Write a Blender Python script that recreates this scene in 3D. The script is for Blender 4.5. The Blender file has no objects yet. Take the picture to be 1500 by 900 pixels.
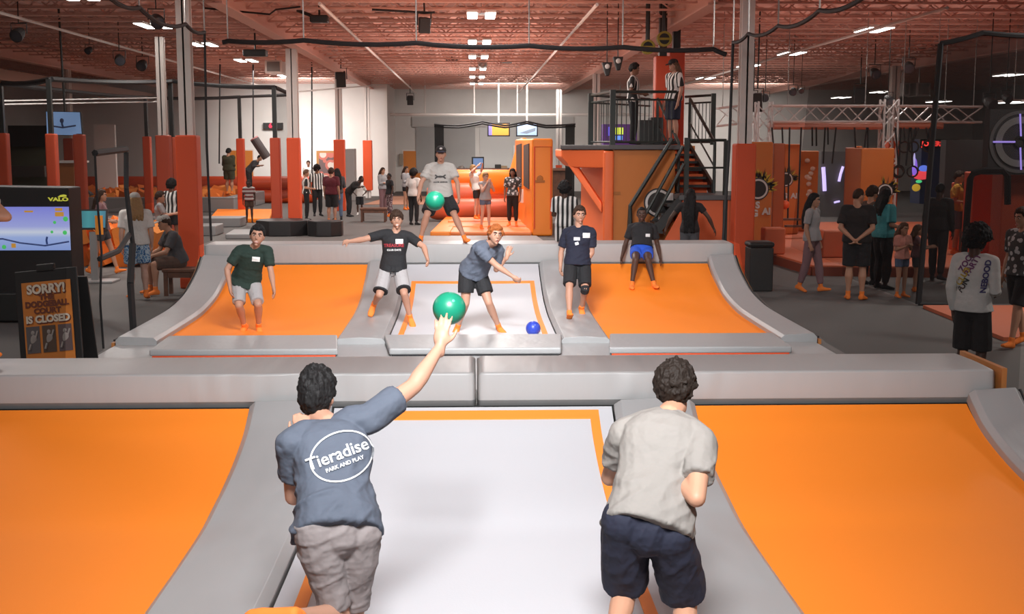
import bpy, bmesh, math, random
from mathutils import Vector as V, Matrix, noise
from mathutils.bvhtree import BVHTree
random.seed(4)
SC = bpy.context.scene
COL = SC.collection
PI = math.pi
# ---------------------------------------------------------------- camera
F = 1795.0; TH = math.atan(237 / F); CH = 2.45
YAW = math.atan(58 / (F * math.cos(TH) + 237 * math.sin(TH)))
cam = bpy.data.cameras.new('camera'); camo = bpy.data.objects.new('camera', cam); COL.objects.link(camo)
cam.sensor_width = 36; cam.lens = F / 1500 * 36; cam.clip_end = 300
camo.location = (0, 0, CH); camo.rotation_euler = (PI / 2 - TH, 0, -YAW)
SC.camera = camo

def ray(px, py):
    x = (px - 750) / F; z = -(py - 450) / F
    y2 = math.cos(TH) + z * math.sin(TH); z2 = -math.sin(TH) + z * math.cos(TH)
    return V((x * math.cos(YAW) + y2 * math.sin(YAW), -x * math.sin(YAW) + y2 * math.cos(YAW), z2))
O = V((0, 0, CH))
def aY(px, py, Y):
    r = ray(px, py); return O + r * (Y / r.y)
def aZ(px, py, z=0.0):
    r = ray(px, py); return O + r * ((z - CH) / r.z)
def aX(px, py, X):
    r = ray(px, py); return O + r * (X / r.x)

# ---------------------------------------------------------------- materials
MATS = {}
def mat(name, col, rough=0.6, bump=0.0, scale=8.0, emit=0.0, metal=0.0, var=0.0, spec=0.5, stretch=None, detail=3.0, ecol=None):
    if name in MATS: return MATS[name]
    m = bpy.data.materials.new(name); m.use_nodes = True
    nt = m.node_tree; b = nt.nodes['Principled BSDF']
    c = (*col, 1)
    b.inputs['Base Color'].default_value = c
    b.inputs['Roughness'].default_value = rough
    b.inputs['Metallic'].default_value = metal
    b.inputs['Specular IOR Level'].default_value = spec
    if emit:
        b.inputs['Emission Color'].default_value = (*(ecol or col), 1); b.inputs['Emission Strength'].default_value = emit
    if bump or var:
        tc = nt.nodes.new('ShaderNodeTexCoord'); mp = nt.nodes.new('ShaderNodeMapping')
        nt.links.new(tc.outputs['Object'], mp.inputs[0])
        if stretch: mp.inputs['Scale'].default_value = stretch
        n = nt.nodes.new('ShaderNodeTexNoise'); n.inputs['Scale'].default_value = scale; n.inputs['Detail'].default_value = detail
        nt.links.new(mp.outputs[0], n.inputs['Vector'])
        if bump:
            bp = nt.nodes.new('ShaderNodeBump'); bp.inputs['Strength'].default_value = bump; bp.inputs['Distance'].default_value = 0.04
            nt.links.new(n.outputs['Fac'], bp.inputs['Height']); nt.links.new(bp.outputs[0], b.inputs['Normal'])
        if var:
            r = nt.nodes.new('ShaderNodeValToRGB')
            r.color_ramp.elements[0].position = 0.3; r.color_ramp.elements[1].position = 0.7
            r.color_ramp.elements[0].color = (*[x * (1 - var) for x in col], 1)
            r.color_ramp.elements[1].color = (*[min(1, x * (1 + var)) for x in col], 1)
            nt.links.new(n.outputs['Fac'], r.inputs[0]); nt.links.new(r.outputs[0], b.inputs['Base Color'])
    MATS[name] = m
    return m

def netmat(name, col, fac):
    m = bpy.data.materials.new(name); m.use_nodes = True; nt = m.node_tree
    nt.nodes.remove(nt.nodes['Principled BSDF'])
    t = nt.nodes.new('ShaderNodeBsdfTransparent'); d = nt.nodes.new('ShaderNodeBsdfDiffuse'); d.inputs[0].default_value = (*col, 1)
    x = nt.nodes.new('ShaderNodeMixShader'); x.inputs[0].default_value = fac
    nt.links.new(t.outputs[0], x.inputs[1]); nt.links.new(d.outputs[0], x.inputs[2])
    nt.links.new(x.outputs[0], nt.nodes['Material Output'].inputs[0])
    return m

def stripes(name, a, b, freq, axis, wob=0.0):
    """cloth with stripes across the given axis (object space)"""
    m = bpy.data.materials.new(name); m.use_nodes = True; nt = m.node_tree; p = nt.nodes['Principled BSDF']
    p.inputs['Roughness'].default_value = 0.85
    tc = nt.nodes.new('ShaderNodeTexCoord')
    d = nt.nodes.new('ShaderNodeVectorMath'); d.operation = 'DOT_PRODUCT'; d.inputs[1].default_value = axis
    nt.links.new(tc.outputs['Object'], d.inputs[0])
    mu = nt.nodes.new('ShaderNodeMath'); mu.operation = 'MULTIPLY'; mu.inputs[1].default_value = freq * 2 * PI
    nt.links.new(d.outputs['Value'], mu.inputs[0])
    s = nt.nodes.new('ShaderNodeMath'); s.operation = 'SINE'; nt.links.new(mu.outputs[0], s.inputs[0])
    g = nt.nodes.new('ShaderNodeMath'); g.operation = 'GREATER_THAN'; g.inputs[1].default_value = 0.0; nt.links.new(s.outputs[0], g.inputs[0])
    mx = nt.nodes.new('ShaderNodeMix'); mx.data_type = 'RGBA'; mx.inputs[6].default_value = (*a, 1); mx.inputs[7].default_value = (*b, 1)
    nt.links.new(g.outputs[0], mx.inputs[0]); nt.links.new(mx.outputs[2], p.inputs['Base Color'])
    return m

def blotch(name, a, b, scale, c=None):
    m = bpy.data.materials.new(name); m.use_nodes = True; nt = m.node_tree; p = nt.nodes['Principled BSDF']
    p.inputs['Roughness'].default_value = 0.85
    tc = nt.nodes.new('ShaderNodeTexCoord'); n = nt.nodes.new('ShaderNodeTexVoronoi'); n.inputs['Scale'].default_value = scale
    nt.links.new(tc.outputs['Object'], n.inputs['Vector'])
    r = nt.nodes.new('ShaderNodeValToRGB'); r.color_ramp.interpolation = 'CONSTANT'
    r.color_ramp.elements[0].color = (*a, 1); r.color_ramp.elements[1].color = (*b, 1); r.color_ramp.elements[1].position = 0.4
    if c:
        e = r.color_ramp.elements.new(0.62); e.color = (*c, 1)
    nt.links.new(n.outputs['Distance'], r.inputs[0]); nt.links.new(r.outputs[0], p.inputs['Base Color'])
    return m

# ---------------------------------------------------------------- mesh builder
class MB:
    def __init__(s): s.bm = bmesh.new()
    def face(s, pts):
        vs = [s.bm.verts.new(p) for p in pts]
        try: return s.bm.faces.new(vs)
        except ValueError: return None
    def box(s, a, b, M=None):
        (x0, y0, z0), (x1, y1, z1) = a, b
        c = [V((x, y, z)) for x in (x0, x1) for y in (y0, y1) for z in (z0, z1)]
        if M is not None: c = [M @ p for p in c]
        v = [s.bm.verts.new(p) for p in c]
        for f in ((0, 1, 3, 2), (4, 6, 7, 5), (0, 4, 5, 1), (2, 3, 7, 6), (0, 2, 6, 4), (1, 5, 7, 3)): s.bm.faces.new([v[i] for i in f])
        return s
    def prism(s, pts, off):
        """closed polygon pts extruded by vector off"""
        off = V(off); a = [s.bm.verts.new(p) for p in pts]; b = [s.bm.verts.new(V(p) + off) for p in pts]; n = len(a)
        s.bm.faces.new(a[::-1]); s.bm.faces.new(b)
        for i in range(n): s.bm.faces.new((a[i], a[(i + 1) % n], b[(i + 1) % n], b[i]))
        return s
    def loft(s, rings, cap=True, closed=False):
        R = [[s.bm.verts.new(p) for p in r] for r in rings]; n = len(R[0])
        for i in range(len(R) - 1 + (1 if closed else 0)):
            A = R[i]; B = R[(i + 1) % len(R)]
            for k in range(n): s.bm.faces.new((A[k], A[(k + 1) % n], B[(k + 1) % n], B[k]))
        if cap and not closed: s.bm.faces.new(R[0][::-1]); s.bm.faces.new(R[-1])
        return s
    def grid(s, rows):
        R = [[s.bm.verts.new(p) for p in r] for r in rings_of(rows)]
        for i in range(len(R) - 1):
            for k in range(len(R[0]) - 1): s.bm.faces.new((R[i][k], R[i][k + 1], R[i + 1][k + 1], R[i + 1][k]))
        return s
    def tube(s, pts, rad, n=8, ends=0):
        """tapered tube; ends=1 adds rounded ends"""
        pts = [V(p) for p in pts]
        if not isinstance(rad, (list, tuple)): rad = [rad] * len(pts)
        rad = list(rad); rings = []; prev = None
        tang = []
        for i in range(len(pts)):
            a = pts[max(0, i - 1)]; b = pts[min(len(pts) - 1, i + 1)]
            t = (b - a); tang.append(t.normalized() if t.length > 1e-9 else V((0, 0, 1)))
        P = []
        if ends:
            for q in (0.85, 0.5): P.append((pts[0] - tang[0] * rad[0] * q, rad[0] * math.sqrt(1 - q * q), tang[0]))
        for i in range(len(pts)): P.append((pts[i], rad[i], tang[i]))
        if ends:
            for q in (0.5, 0.85): P.append((pts[-1] + tang[-1] * rad[-1] * q, rad[-1] * math.sqrt(1 - q * q), tang[-1]))
        for c, r, t in P:
            if prev is None:
                u = t.orthogonal().normalized()
            else:
                u = prev - t * prev.dot(t); u = u.normalized() if u.length > 1e-6 else t.orthogonal().normalized()
            prev = u; w = t.cross(u)
            rings.append([c + (u * math.cos(2 * PI * k / n) + w * math.sin(2 * PI * k / n)) * r for k in range(n)])
        return s.loft(rings)
    def ell(s, c, rx, ry, rz, M=None, nu=16, nv=10):
        c = V(c); rings = []
        for j in range(nv + 1):
            th = PI * (j + 0.0) / nv; th = min(max(th, 0.06), PI - 0.06)
            r = []
            for i in range(nu):
                a = 2 * PI * i / nu
                p = V((rx * math.sin(th) * math.cos(a), ry * math.sin(th) * math.sin(a), rz * math.cos(th)))
                r.append(c + (M @ p if M is not None else p))
            rings.append(r)
        return s.loft(rings)
    def lathe(s, prof, c=(0, 0, 0), n=24):
        c = V(c)
        return s.loft([[c + V((r * math.cos(2 * PI * k / n), r * math.sin(2 * PI * k / n), z)) for k in range(n)] for r, z in prof])
    def build(s, name, m, parent=None, loc=None, smooth=False, bevel=0, seg=2, mods=None):
        """ONE mesh object; vertices given in world space are moved into the parent's (or loc's) space"""
        bmesh.ops.recalc_face_normals(s.bm, faces=s.bm.faces)
        org = V(loc) if loc is not None else (V(parent['_o']) if parent is not None else None)
        if org is None:
            vs = [v.co for v in s.bm.verts]
            org = V(((min(v.x for v in vs) + max(v.x for v in vs)) / 2, (min(v.y for v in vs) + max(v.y for v in vs)) / 2, min(v.z for v in vs)))
        for v in s.bm.verts: v.co -= org
        if smooth:
            for e in s.bm.edges:
                if len(e.link_faces) == 2 and e.calc_face_angle(0) > 0.5: e.smooth = False
        me = bpy.data.meshes.new(name); s.bm.to_mesh(me); s.bm.free()
        if smooth:
            for p in me.polygons: p.use_smooth = True
        me.materials.append(m)
        o = bpy.data.objects.new(name, me); COL.objects.link(o)
        if parent is not None:
            o.parent = parent
            if loc is not None: o.location = org - V(parent['_o'])
            o['_o'] = tuple(org)
        else:
            o.location = org; o['_o'] = tuple(org)
        if bevel:
            b = o.modifiers.new('bevel', 'BEVEL'); b.width = bevel; b.segments = seg; b.limit_method = 'ANGLE'; b.angle_limit = 0.6
            for p in me.polygons: p.use_smooth = True
            o.modifiers.new('wn', 'WEIGHTED_NORMAL')
        return o
def rings_of(r): return r

def tag(o, label, cat, group=None, kind=None):
    o['label'] = label; o['category'] = cat
    if group: o['group'] = group
    if kind: o['kind'] = kind
    return o
def struct(o):
    o['kind'] = 'structure'; return o
def thing(name, label, cat, loc, group=None):
    o = bpy.data.objects.new(name, None); COL.objects.link(o); o.location = loc; o['_o'] = tuple(loc)
    o.empty_display_size = 0.1
    return tag(o, label, cat, group)
def dup(root, loc, label=None):
    r = root.copy(); COL.objects.link(r); r.location = loc; r['_o'] = tuple(loc)
    if label: r['label'] = label
    for ch in list(root.children):
        c = ch.copy(); COL.objects.link(c); c.parent = r
        for g in list(ch.children):
            d = g.copy(); COL.objects.link(d); d.parent = c
    return r
def text_mesh(txt, size, extr=0.0, bold=0.0, align='CENTER', sub=0):
    """lettering as (verts, faces) in the xy plane"""
    cu = bpy.data.curves.new('lettering', 'FONT'); cu.body = txt; cu.size = size; cu.extrude = extr; cu.offset = bold
    cu.align_x = align; cu.align_y = 'CENTER'; cu.resolution_u = 3
    o = bpy.data.objects.new('lettering', cu); COL.objects.link(o)
    dg = bpy.context.evaluated_depsgraph_get(); me = bpy.data.meshes.new_from_object(o.evaluated_get(dg))
    vs = [v.co.copy() for v in me.vertices]; fs = [tuple(p.vertices) for p in me.polygons]
    bpy.data.objects.remove(o); bpy.data.curves.remove(cu); bpy.data.meshes.remove(me)
    return vs, fs
def put_text(name, txt, size, M, m, parent, extr=0.002, bold=0.0):
    vs, fs = text_mesh(txt, size, extr, bold)
    mb = MB(); vv = [mb.bm.verts.new(M @ v) for v in vs]
    for f in fs:
        try: mb.bm.faces.new([vv[i] for i in f])
        except ValueError: pass
    return mb.build(name, m, parent)
def frame(o, x, y):
    """matrix whose local x / y axes are given in world space, at point o"""
    x = V(x).normalized(); y = V(y).normalized(); z = x.cross(y)
    M = Matrix(((x.x, y.x, z.x, 0), (x.y, y.y, z.y, 0), (x.z, y.z, z.z, 0), (0, 0, 0, 1)))
    return Matrix.Translation(V(o)) @ M
def spline(pts, n):
    """Catmull-Rom through 2-D/3-D points"""
    P = [V(p) for p in pts]; out = []
    for i in range(len(P) - 1):
        a = P[max(0, i - 1)]; b = P[i]; c = P[i + 1]; d = P[min(len(P) - 1, i + 2)]
        for k in range(n):
            t = k / n
            out.append(0.5 * ((2 * b) + (c - a) * t + (2 * a - 5 * b + 4 * c - d) * t * t + (3 * b - a - 3 * c + d) * t ** 3))
    out.append(P[-1]); return out

# palette (linear)
VINYL = mat('grey_vinyl', (0.325, 0.325, 0.325), 0.42, bump=0.22, scale=2.2, stretch=(3.0, 1.2, 1.5), detail=2)
VINYL_W = mat('creased_grey_vinyl', (0.325, 0.325, 0.325), 0.42, bump=0.9, scale=1.3, stretch=(2.4, 1.0, 0.8), detail=1.5)
PADC = mat('rail_grey_vinyl', (0.37, 0.365, 0.36), 0.42, bump=0.25, scale=1.6, stretch=(3.0, 0.7, 0.7), detail=2)
BEDG = mat('grey_bed_mesh', (0.53, 0.535, 0.56), 0.5, bump=0.03, scale=60)
BEDO = mat('orange_bed_mesh', (0.93, 0.245, 0.018), 0.65, bump=0.03, scale=60, spec=.3)
LINEO = mat('orange_webbing', (0.95, 0.27, 0.03), 0.6)
PADO = mat('orange_vinyl', (0.80, 0.20, 0.02), 0.45, bump=0.12, scale=3)
PADR = mat('red_orange_vinyl', (0.72, 0.085, 0.02), 0.45, bump=0.1, scale=3)
BLACK = mat('black_webbing', (0.012, 0.011, 0.012), 0.7)
BLKMET = mat('black_metal', (0.02, 0.021, 0.02), 0.45)
DKGREEN = mat('dark_railing_paint', (0.018, 0.024, 0.02), 0.5)
WHITEP = mat('white_paint', (0.72, 0.66, 0.62), 0.6)
CARPET = mat('grey_carpet', (0.125, 0.118, 0.112), 0.9, bump=0.15, scale=120, var=0.12)
WALLP = mat('wall_paint', (0.60, 0.57, 0.54), 0.8, var=0.03, scale=1.5)
WALLG = mat('wall_paint_grey', (0.34, 0.33, 0.32), 0.8, var=0.03, scale=1.5)
CEILP = mat('ceiling_deck_bounce_tint', (0.70, 0.40, 0.33), 0.75, var=0.05, scale=1.0)  # white deck; pink bounce from the orange beds is put into its colour
JOISTP = mat('joist_bounce_tint', (0.66, 0.39, 0.32), 0.7)  # same pink bounce put into the colour as on the deck
SILVER = mat('truss_aluminium', (0.75, 0.72, 0.70), 0.4, metal=0.3)
WOOD = mat('brown_wood', (0.13, 0.055, 0.03), 0.5, var=0.25, scale=6, stretch=(1, 6, 1))
LAMP = mat('lamp_diffuser', (1, 0.97, 0.93), 0.5, emit=14, ecol=(1, 0.96, 0.9))
CHROME = mat('chain_steel', (0.5, 0.48, 0.46), 0.3, metal=0.8)
# ================================================================ room shell
CEIL_Z = 5.75
fl = struct(MB().box((-22, -3, -0.1), (30, 90, 0.0)).build('floor', CARPET))
cl = MB(); n = 0
zc = CEIL_Z
rows = []
y = -1.0
# ribbed metal deck: real trapezoid ribs running along the hall
pts = []
x = -22.0
while x < 30:
    pts += [(x, zc), (x + 0.35, zc), (x + 0.42, zc + 0.07), (x + 0.62, zc + 0.07)]; x += 0.7
ceil_rows = [[V((p[0], yy, p[1])) for p in pts] for yy in (-1.0, 90.0)]
cl.grid(ceil_rows); cl.box((-22, -1, zc + 0.12), (30, 90, zc + 0.2))
ceiling = struct(cl.build('ceiling', CEILP))
struct(MB().box((-22.2, -3, 0), (-20, 66, CEIL_Z)).build('wall_left', WALLG))
struct(MB().box((27, -3, 0), (27.3, 90, CEIL_Z)).build('wall_right', WALLG))
wb = MB(); wb.box((-4.3, 66, 0), (27.3, 66.4, CEIL_Z)); struct(wb.build('wall_back', WALLP))
struct(MB().box((-20, 60, 0), (-4.1, 66.4, CEIL_Z)).build('wall_back_jog', mat('bright_wall_paint', (0.80, 0.77, 0.74), 0.8, var=0.02, scale=1.5)))
# service recess behind the counter (dark opening frames on the back wall)
struct(MB().box((-3.0, 65.9, 1.0), (0.15, 66.0, 3.42)).build('wall_recess_panel', WALLG))
struct(MB().box((0.4, 65.9, 1.0), (4.8, 66.0, 3.42)).build('wall_recess_panel.001', mat('recess_paint', (0.50, 0.49, 0.475), 0.8)))
struct(MB().box((-3.2, 65.85, 3.42), (5.4, 66.0, 3.95)).build('trim_1', mat('soffit_grey', (0.42, 0.40, 0.385), 0.8)))
# orange doors
def door(x0, x1, Y, h, n):
    d = struct(MB().box((x0, Y - 0.06, 0), (x1, Y, h)).build('door_%d' % n, mat('orange_door_paint', (0.62, 0.20, 0.025), 0.5)))
    MB().box((x0 - 0.06, Y - 0.04, 0), (x0, Y, h + 0.06)).box((x1, Y - 0.04, 0), (x1 + 0.06, Y, h + 0.06)).box((x0, Y - 0.04, h), (x1, Y, h + 0.06)).build('door_frame', WHITEP, d)
    MB().tube([(x1 - 0.12, Y - 0.1, 1.0), (x1 - 0.12, Y - 0.06, 1.0)], 0.03).build('door_handle', CHROME, d)
door(-3.68, -2.77, 66, 2.15, 1)
door(-11.75, -10.6, 60, 2.2, 2)
# joists and girders under the deck
jm = None
for k in range(31):
    Y = 24.5 + k * 1.4
    if jm is None:
        m = MB(); x0, x1 = -20, 27
        m.box((x0, Y - 0.06, zc - 0.06), (x1, Y + 0.06, zc - 0.01)); m.box((x0, Y - 0.05, zc - 0.38), (x1, Y + 0.05, zc - 0.34))
        x = x0; up = True; q = 0.42
        while x < x1 - q:
            a = V((x, Y, zc - (0.36 if up else 0.05))); b = V((x + q, Y, zc - (0.05 if up else 0.36))); m.tube([a, b], 0.022, n=4); x += q; up = not up
        jo = m.build('joist', JOISTP, ceiling, loc=(0, Y, zc)); jm = jo
    else:
        jo = jm.copy(); COL.objects.link(jo); jo.parent = ceiling; jo.location = V((0, Y, zc)) - V(ceiling['_o'])
for X in (-4.9, 4.7, 15.5, -14.5):
    MB().box((X - 0.16, 24, zc - 0.62), (X + 0.16, 66, zc - 0.58)).box((X - 0.03, 24, zc - 0.6), (X + 0.03, 66, zc - 0.08)).box((X - 0.16, 24, zc - 0.1), (X + 0.16, 66, zc - 0.06)).build('girder', JOISTP, ceiling)
# conduits / sprinkler lines along the hall
for X, z in ((-2.9, zc - 0.62), (2.4, zc - 0.62), (-9.6, zc - 0.62), (9.2, zc - 0.66)):
    MB().tube([(X, 24, z), (X, 64, z)], 0.035, n=6).build('sprinkler_line', WHITEP, ceiling)
# dropped beam along the left side
MB().box((-15.6, 22, 4.55), (-15.2, 60, 4.9)).build('dropped_beam', mat('beam_paint', (0.5, 0.33, 0.27), 0.8), ceiling)
# white pipe rail across the back wall
p = thing('pipe_rail', 'white pipe rail with hangers running across the upper back wall', 'pipe', (0, 62, 3.95))
MB().tube([(-6, 62, 3.97), (10, 62, 3.97)], 0.07, n=8).build('pipe', WHITEP, p)
for X in (-2.35, 0.1, 2.25, 7.4): MB().tube([(X, 62, 3.97), (X, 62, zc)], 0.04, n=6).build('hanger', WHITEP, p)

# ================================================================ lights
def fixture(px, X, Y, z, label):
    t = thing('ceiling_light', label, 'light', (X, Y, z), 'twin tube ceiling lights')
    for s in (-1, 1):
        b = MB().box((X + s * 0.2 - 0.12, Y - 0.65, z), (X + s * 0.2 + 0.12, Y + 0.65, z + 0.06)).build('light_housing', WHITEP, t)
        MB().box((X + s * 0.2 - 0.105, Y - 0.63, z - 0.012), (X + s * 0.2 + 0.105, Y + 0.63, z)).build('diffuser', LAMP, b)
    MB().box((X - 0.08, Y - 0.1, z + 0.01), (X + 0.08, Y + 0.1, z + 0.05)).tube([(X, Y, z + 0.05), (X, Y, CEIL_Z)], 0.012, n=5).build('hanger', CHROME, t)
    return t
LZ = 5.3
rowC = [y * .934 for y in (29.7, 37.3, 43.5, 50.2, 56.2, 62.0)]; rowL = [y * .934 for y in (26.2, 32.5, 38.4, 45.6, 55.5)]; rowR = [y * .934 for y in (33, 41.5, 48, 56.8)]
ordn = ['nearest', 'second', 'third', 'fourth', 'fifth', 'sixth']
for i, Y in enumerate(rowC): fixture(0, 0.21, Y, LZ, 'white twin tube ceiling light, %s of the centre row above the court' % ordn[i])
for i, Y in enumerate(rowL): fixture(0, -7.66, Y, LZ, 'white twin tube ceiling light, %s of the left row beyond the net' % ordn[i])
for i, Y in enumerate(rowR): fixture(0, 10.0, Y, LZ, 'white twin tube ceiling light, %s of the right row beyond the net' % ordn[i])
for i, (px, py, Y) in enumerate(((1478, 110, 42), (1290, 135, 55), (1232, 143, 59), (1485, 150, 33), (1375, 149, 50), (1100, 150, 50))):
    q = aY(px, py, Y)
    fixture(0, q.x, Y, q.z, ['white twin tube light high above the target sign', 'low hung white twin tube light between two hanging spotlights on the right', 'low hung white twin tube light left of the hanging loudspeaker',
        'white twin tube light just above the target sign', 'low hung white twin tube light left of the dark net corner', 'small white twin tube light beside the right white column'][i])
def area(name, loc, sx, sy, power, col=(1, 0.95, 0.9), rot=(0, 0, 0)):
    l = bpy.data.lights.new(name, 'AREA'); l.shape = 'RECTANGLE'; l.size = sx; l.size_y = sy; l.energy = power; l.color = col
    o = bpy.data.objects.new(name, l); COL.objects.link(o); o.location = loc; o.rotation_euler = rot; return o
def aim(o, tgt):
    o.rotation_euler = (V(tgt) - o.location).to_track_quat('-Z', 'Y').to_euler()
COOL = (0.97, 0.98, 1.0)
for loc, tgt, p, sp in (((0.1, 1.2, 5.4), (0.1, 8.2, 0.3), 208, 64), ((0.1, 9.0, 5.4), (0.1, 17.5, 0.3), 245, 70)):
    o = area('court_lamp', loc, 1.3, 1.3, p, COOL); aim(o, tgt); o.data.spread = math.radians(sp)
for Y, p in ((5, 15), (13, 35), (19, 50), (23, 90)): area('court_lamp', (0.2, Y, 5.4), 1.4, 1.4, p, COOL)
for Y in rowC[:5]: area('hall_lamp', (0.22, Y, 5.2), 0.9, 1.4, 260)
for Y in (12, 20, 26, 33, 39, 46, 55): area('side_lamp', (-7.66, Y, 5.2), 0.9, 1.4, 190)
for Y in (12, 18, 25, 33, 41, 48, 56): area('side_lamp', (10.0, Y, 5.2), 0.9, 1.4, 210)
o = area('added_wall_fill', (-8, 54, 5.1), 3, 1.4, 175); aim(o, (-8, 60, 2.2)); o.data.spread = math.radians(95)  # this and the next two: unseen fills added to brighten the end walls
o = area('added_wall_fill', (2, 58.5, 5.1), 4, 1.4, 150); aim(o, (2, 66, 2.4)); o.data.spread = math.radians(95)
o = area('added_wall_fill', (13, 58.5, 5.1), 4, 1.4, 130); aim(o, (13, 66, 2.4)); o.data.spread = math.radians(95)
for X, Y, p in ((0, 25, 110), (0, 36, 150), (0, 48, 190), (-9, 30, 15), (10, 30, 50), (10, 45, 80), (-9, 45, 40)):  # nearest one is warm, standing for bounce off the orange beds
    area('added_ceiling_fill', (X, Y, 3.4), 5, 5, p, (1, .60, .45) if Y < 30 else (1, .86, .80), (PI, 0, 0))  # unseen upward fills added to brighten the ceiling; no fixtures stand there
w = bpy.data.worlds.new('world'); SC.world = w; w.use_nodes = True
w.node_tree.nodes['Background'].inputs[0].default_value = (0.96, 0.97, 1.0, 1); w.node_tree.nodes['Background'].inputs[1].default_value = 0.15

# ================================================================ trampoline court
NEARP = spline([(3.0, .03), (5.6, .03), (7.2, .035), (7.75, .08), (8.35, .165), (8.83, .285), (9.08, .395), (9.2, .462)], 5)
FARP = spline([(14.9, .03), (16.4, .03), (17.3, .04), (17.9, .08), (18.5, .155), (18.95, .26), (19.45, .40), (19.78, .54)], 5)
def pnorm(P, i):
    a = P[max(0, i - 1)]; b = P[min(len(P) - 1, i + 1)]; t = (b - a).normalized(); return V((-t.y, t.x))
def bed(P, x0, x1, m, label, line=None, sag=0.03):
    mb = MB(); nx = 16; rows = []
    y0, y1 = P[0].x, P[-1].x
    for p in P:
        r = []
        for k in range(nx + 1):
            u = k / nx; s = sag * (4 * u * (1 - u)) * math.sin(PI * min(1, max(0, (p.x - y0) / (y1 - y0))))
            r.append(V((x0 + (x1 - x0) * u, p.x, p.y - s * 0.6)))
        rows.append(r)
    mb.grid(rows)
    o = mb.build('trampoline_bed', m, smooth=True)
    tag(o, label, 'trampoline', 'trampoline beds')
    if line:
        xl, ytop = line
        lb = MB()
        def strip(xa, xb, ya, yb, lift=0.008):
            PP = [p for p in P if ya < p.x < yb]
            def zi(yy):
                for i in range(len(P) - 1):
                    if P[i].x <= yy <= P[i + 1].x:
                        t = (yy - P[i].x) / (P[i + 1].x - P[i].x); return P[i].y + t * (P[i + 1].y - P[i].y)
                return P[-1].y
            ys = [V((ya, zi(ya)))] + PP + [V((yb, zi(yb)))]
            R = []
            for p in ys:
                u = ((xa + xb) / 2 - x0) / (x1 - x0); s = sag * (4 * u * (1 - u)) * math.sin(PI * min(1, max(0, (p.x - y0) / (y1 - y0)))) * 0.6
                R.append([V((xa, p.x, p.y - s + lift)), V((xb, p.x, p.y - s + lift)), V((xb, p.x, p.y - s - 0.02)), V((xa, p.x, p.y - s - 0.02))])
            lb.loft(R)
        strip(-xl - 0.035, -xl + 0.035, y0, ytop); strip(xl - 0.035, xl + 0.035, y0, ytop)
        PPn = [p for p in P if ytop - 0.1 <= p.x <= ytop]
        nseg = 10
        for k in range(nseg):
            a = -xl + 2 * xl * k / nseg; b = -xl + 2 * xl * (k + 1) / nseg
            strip(a, b, ytop - 0.085, ytop, 0.008)
        ln = lb.build('boundary_line', LINEO, o); ln['label'] = 'orange boundary line'
    return o
bed(NEARP, -4.0, -1.70, BEDO, 'large orange trampoline bed at the lower left, in front of the grey middle rail')
bed(NEARP, -1.06, 1.06, BEDG, 'large grey centre trampoline bed between the two nearest players', (0.92, 9.16))
bed(NEARP, 1.70, 3.82, BEDO, 'large orange trampoline bed at the lower right, in front of the grey middle rail')
bed(FARP, -3.86, -1.70, BEDO, 'far orange trampoline bed behind the young man in the dark green shirt')
bed(FARP, -1.06, 1.06, BEDG, 'far grey centre trampoline bed with the blue ball on it', (0.93, 19.2))
bed(FARP, 1.70, 3.82, BEDO, 'far orange trampoline bed below the seated young man in blue shorts')

def ramp_pad(P, x0, x1, h, ya, yb, label, m=VINYL, chamfer=0.05, side=None, group='frame pads', seams=()):
    mb = MB(); rings = []
    PP = [(p, pnorm(P, i)) for i, p in enumerate(P) if ya <= p.x <= yb]
    for p, n in PP:
        c = chamfer
        prof = [(x0, -0.03), (x0, h - c), (x0 + c, h), ((x0 + x1) / 2, h + 0.012), (x1 - c, h), (x1, h - c), (x1, -0.03)]
        ring = []
        for X, q in prof:
            yy = p.x + n.x * q; zz = p.y + n.y * q
            w = noise.noise(V((X * 3, yy * 2.2, 3))) * 0.008
            ring.append(V((X, yy, zz + (w if q > 0 else 0))))
        rings.append(ring)
    mb.loft(rings)
    o = mb.build('frame_pad', m, smooth=True, bevel=0.006); tag(o, label, 'pad', group)
    return o
ramp_pad(NEARP, -1.70, -1.075, 0.075, 3, 9.2, 'near grey padded strip to the left of the man throwing', VINYL_W)
ramp_pad(NEARP, 1.075, 1.70, 0.075, 3, 9.2, 'near grey padded strip to the right of the man in the tan shirt', VINYL_W)
ramp_pad(FARP, -1.70, -1.075, 0.07, 14, 19.8, 'far grey padded strip under the jumping young man in black', VINYL_W)
ramp_pad(FARP, 1.075, 1.70, 0.07, 14, 19.8, 'far grey padded strip under the young man in the navy shirt', VINYL_W)
def side_frame(P, xin, xout, y1, label, orange=True):
    s = 1 if xout > xin else -1
    t = thing('side_frame', label, 'pad', ((xin + xout) / 2, P[0].x, 0), 'outer frame pads')
    mb = MB(); rings = []; mo = MB(); ro = []
    for i, p in enumerate(P):
        n = pnorm(P, i); h = 0.09
        rise = 1.0 + 0.28 * max(0, (p.y - 0.1))
        pr = [(xin, -0.03), (xin, h - .04), (xin + s * 0.04, h), (xout - s * 0.05, h + 0.02), (xout, h - 0.03), (xout, -0.06)]
        rings.append([V((X, p.x + n.x * q, p.y * rise + n.y * q)) for X, q in pr])
        top = p.y * rise + 0.03
        ro.append([V((xout + s * 0.012, p.x, 0)), V((xout + s * 0.012, p.x, top)), V((xout + s * 0.05, p.x, top)), V((xout + s * 0.05, p.x, 0))])
    mb.loft(rings).build('ramp_pad', VINYL, t, smooth=True, bevel=0.006)
    mo.loft(ro).build('side_skirt', mat('tan_orange_skirt', (0.42, 0.16, 0.04), 0.6), t)
    mp = MB(); mp.tube([V((xout + s * 0.012, r[1].y, r[1].z + 0.03)) for r in ro], 0.014, n=6).build('edge_piping', BLACK, t)
    return t
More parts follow.
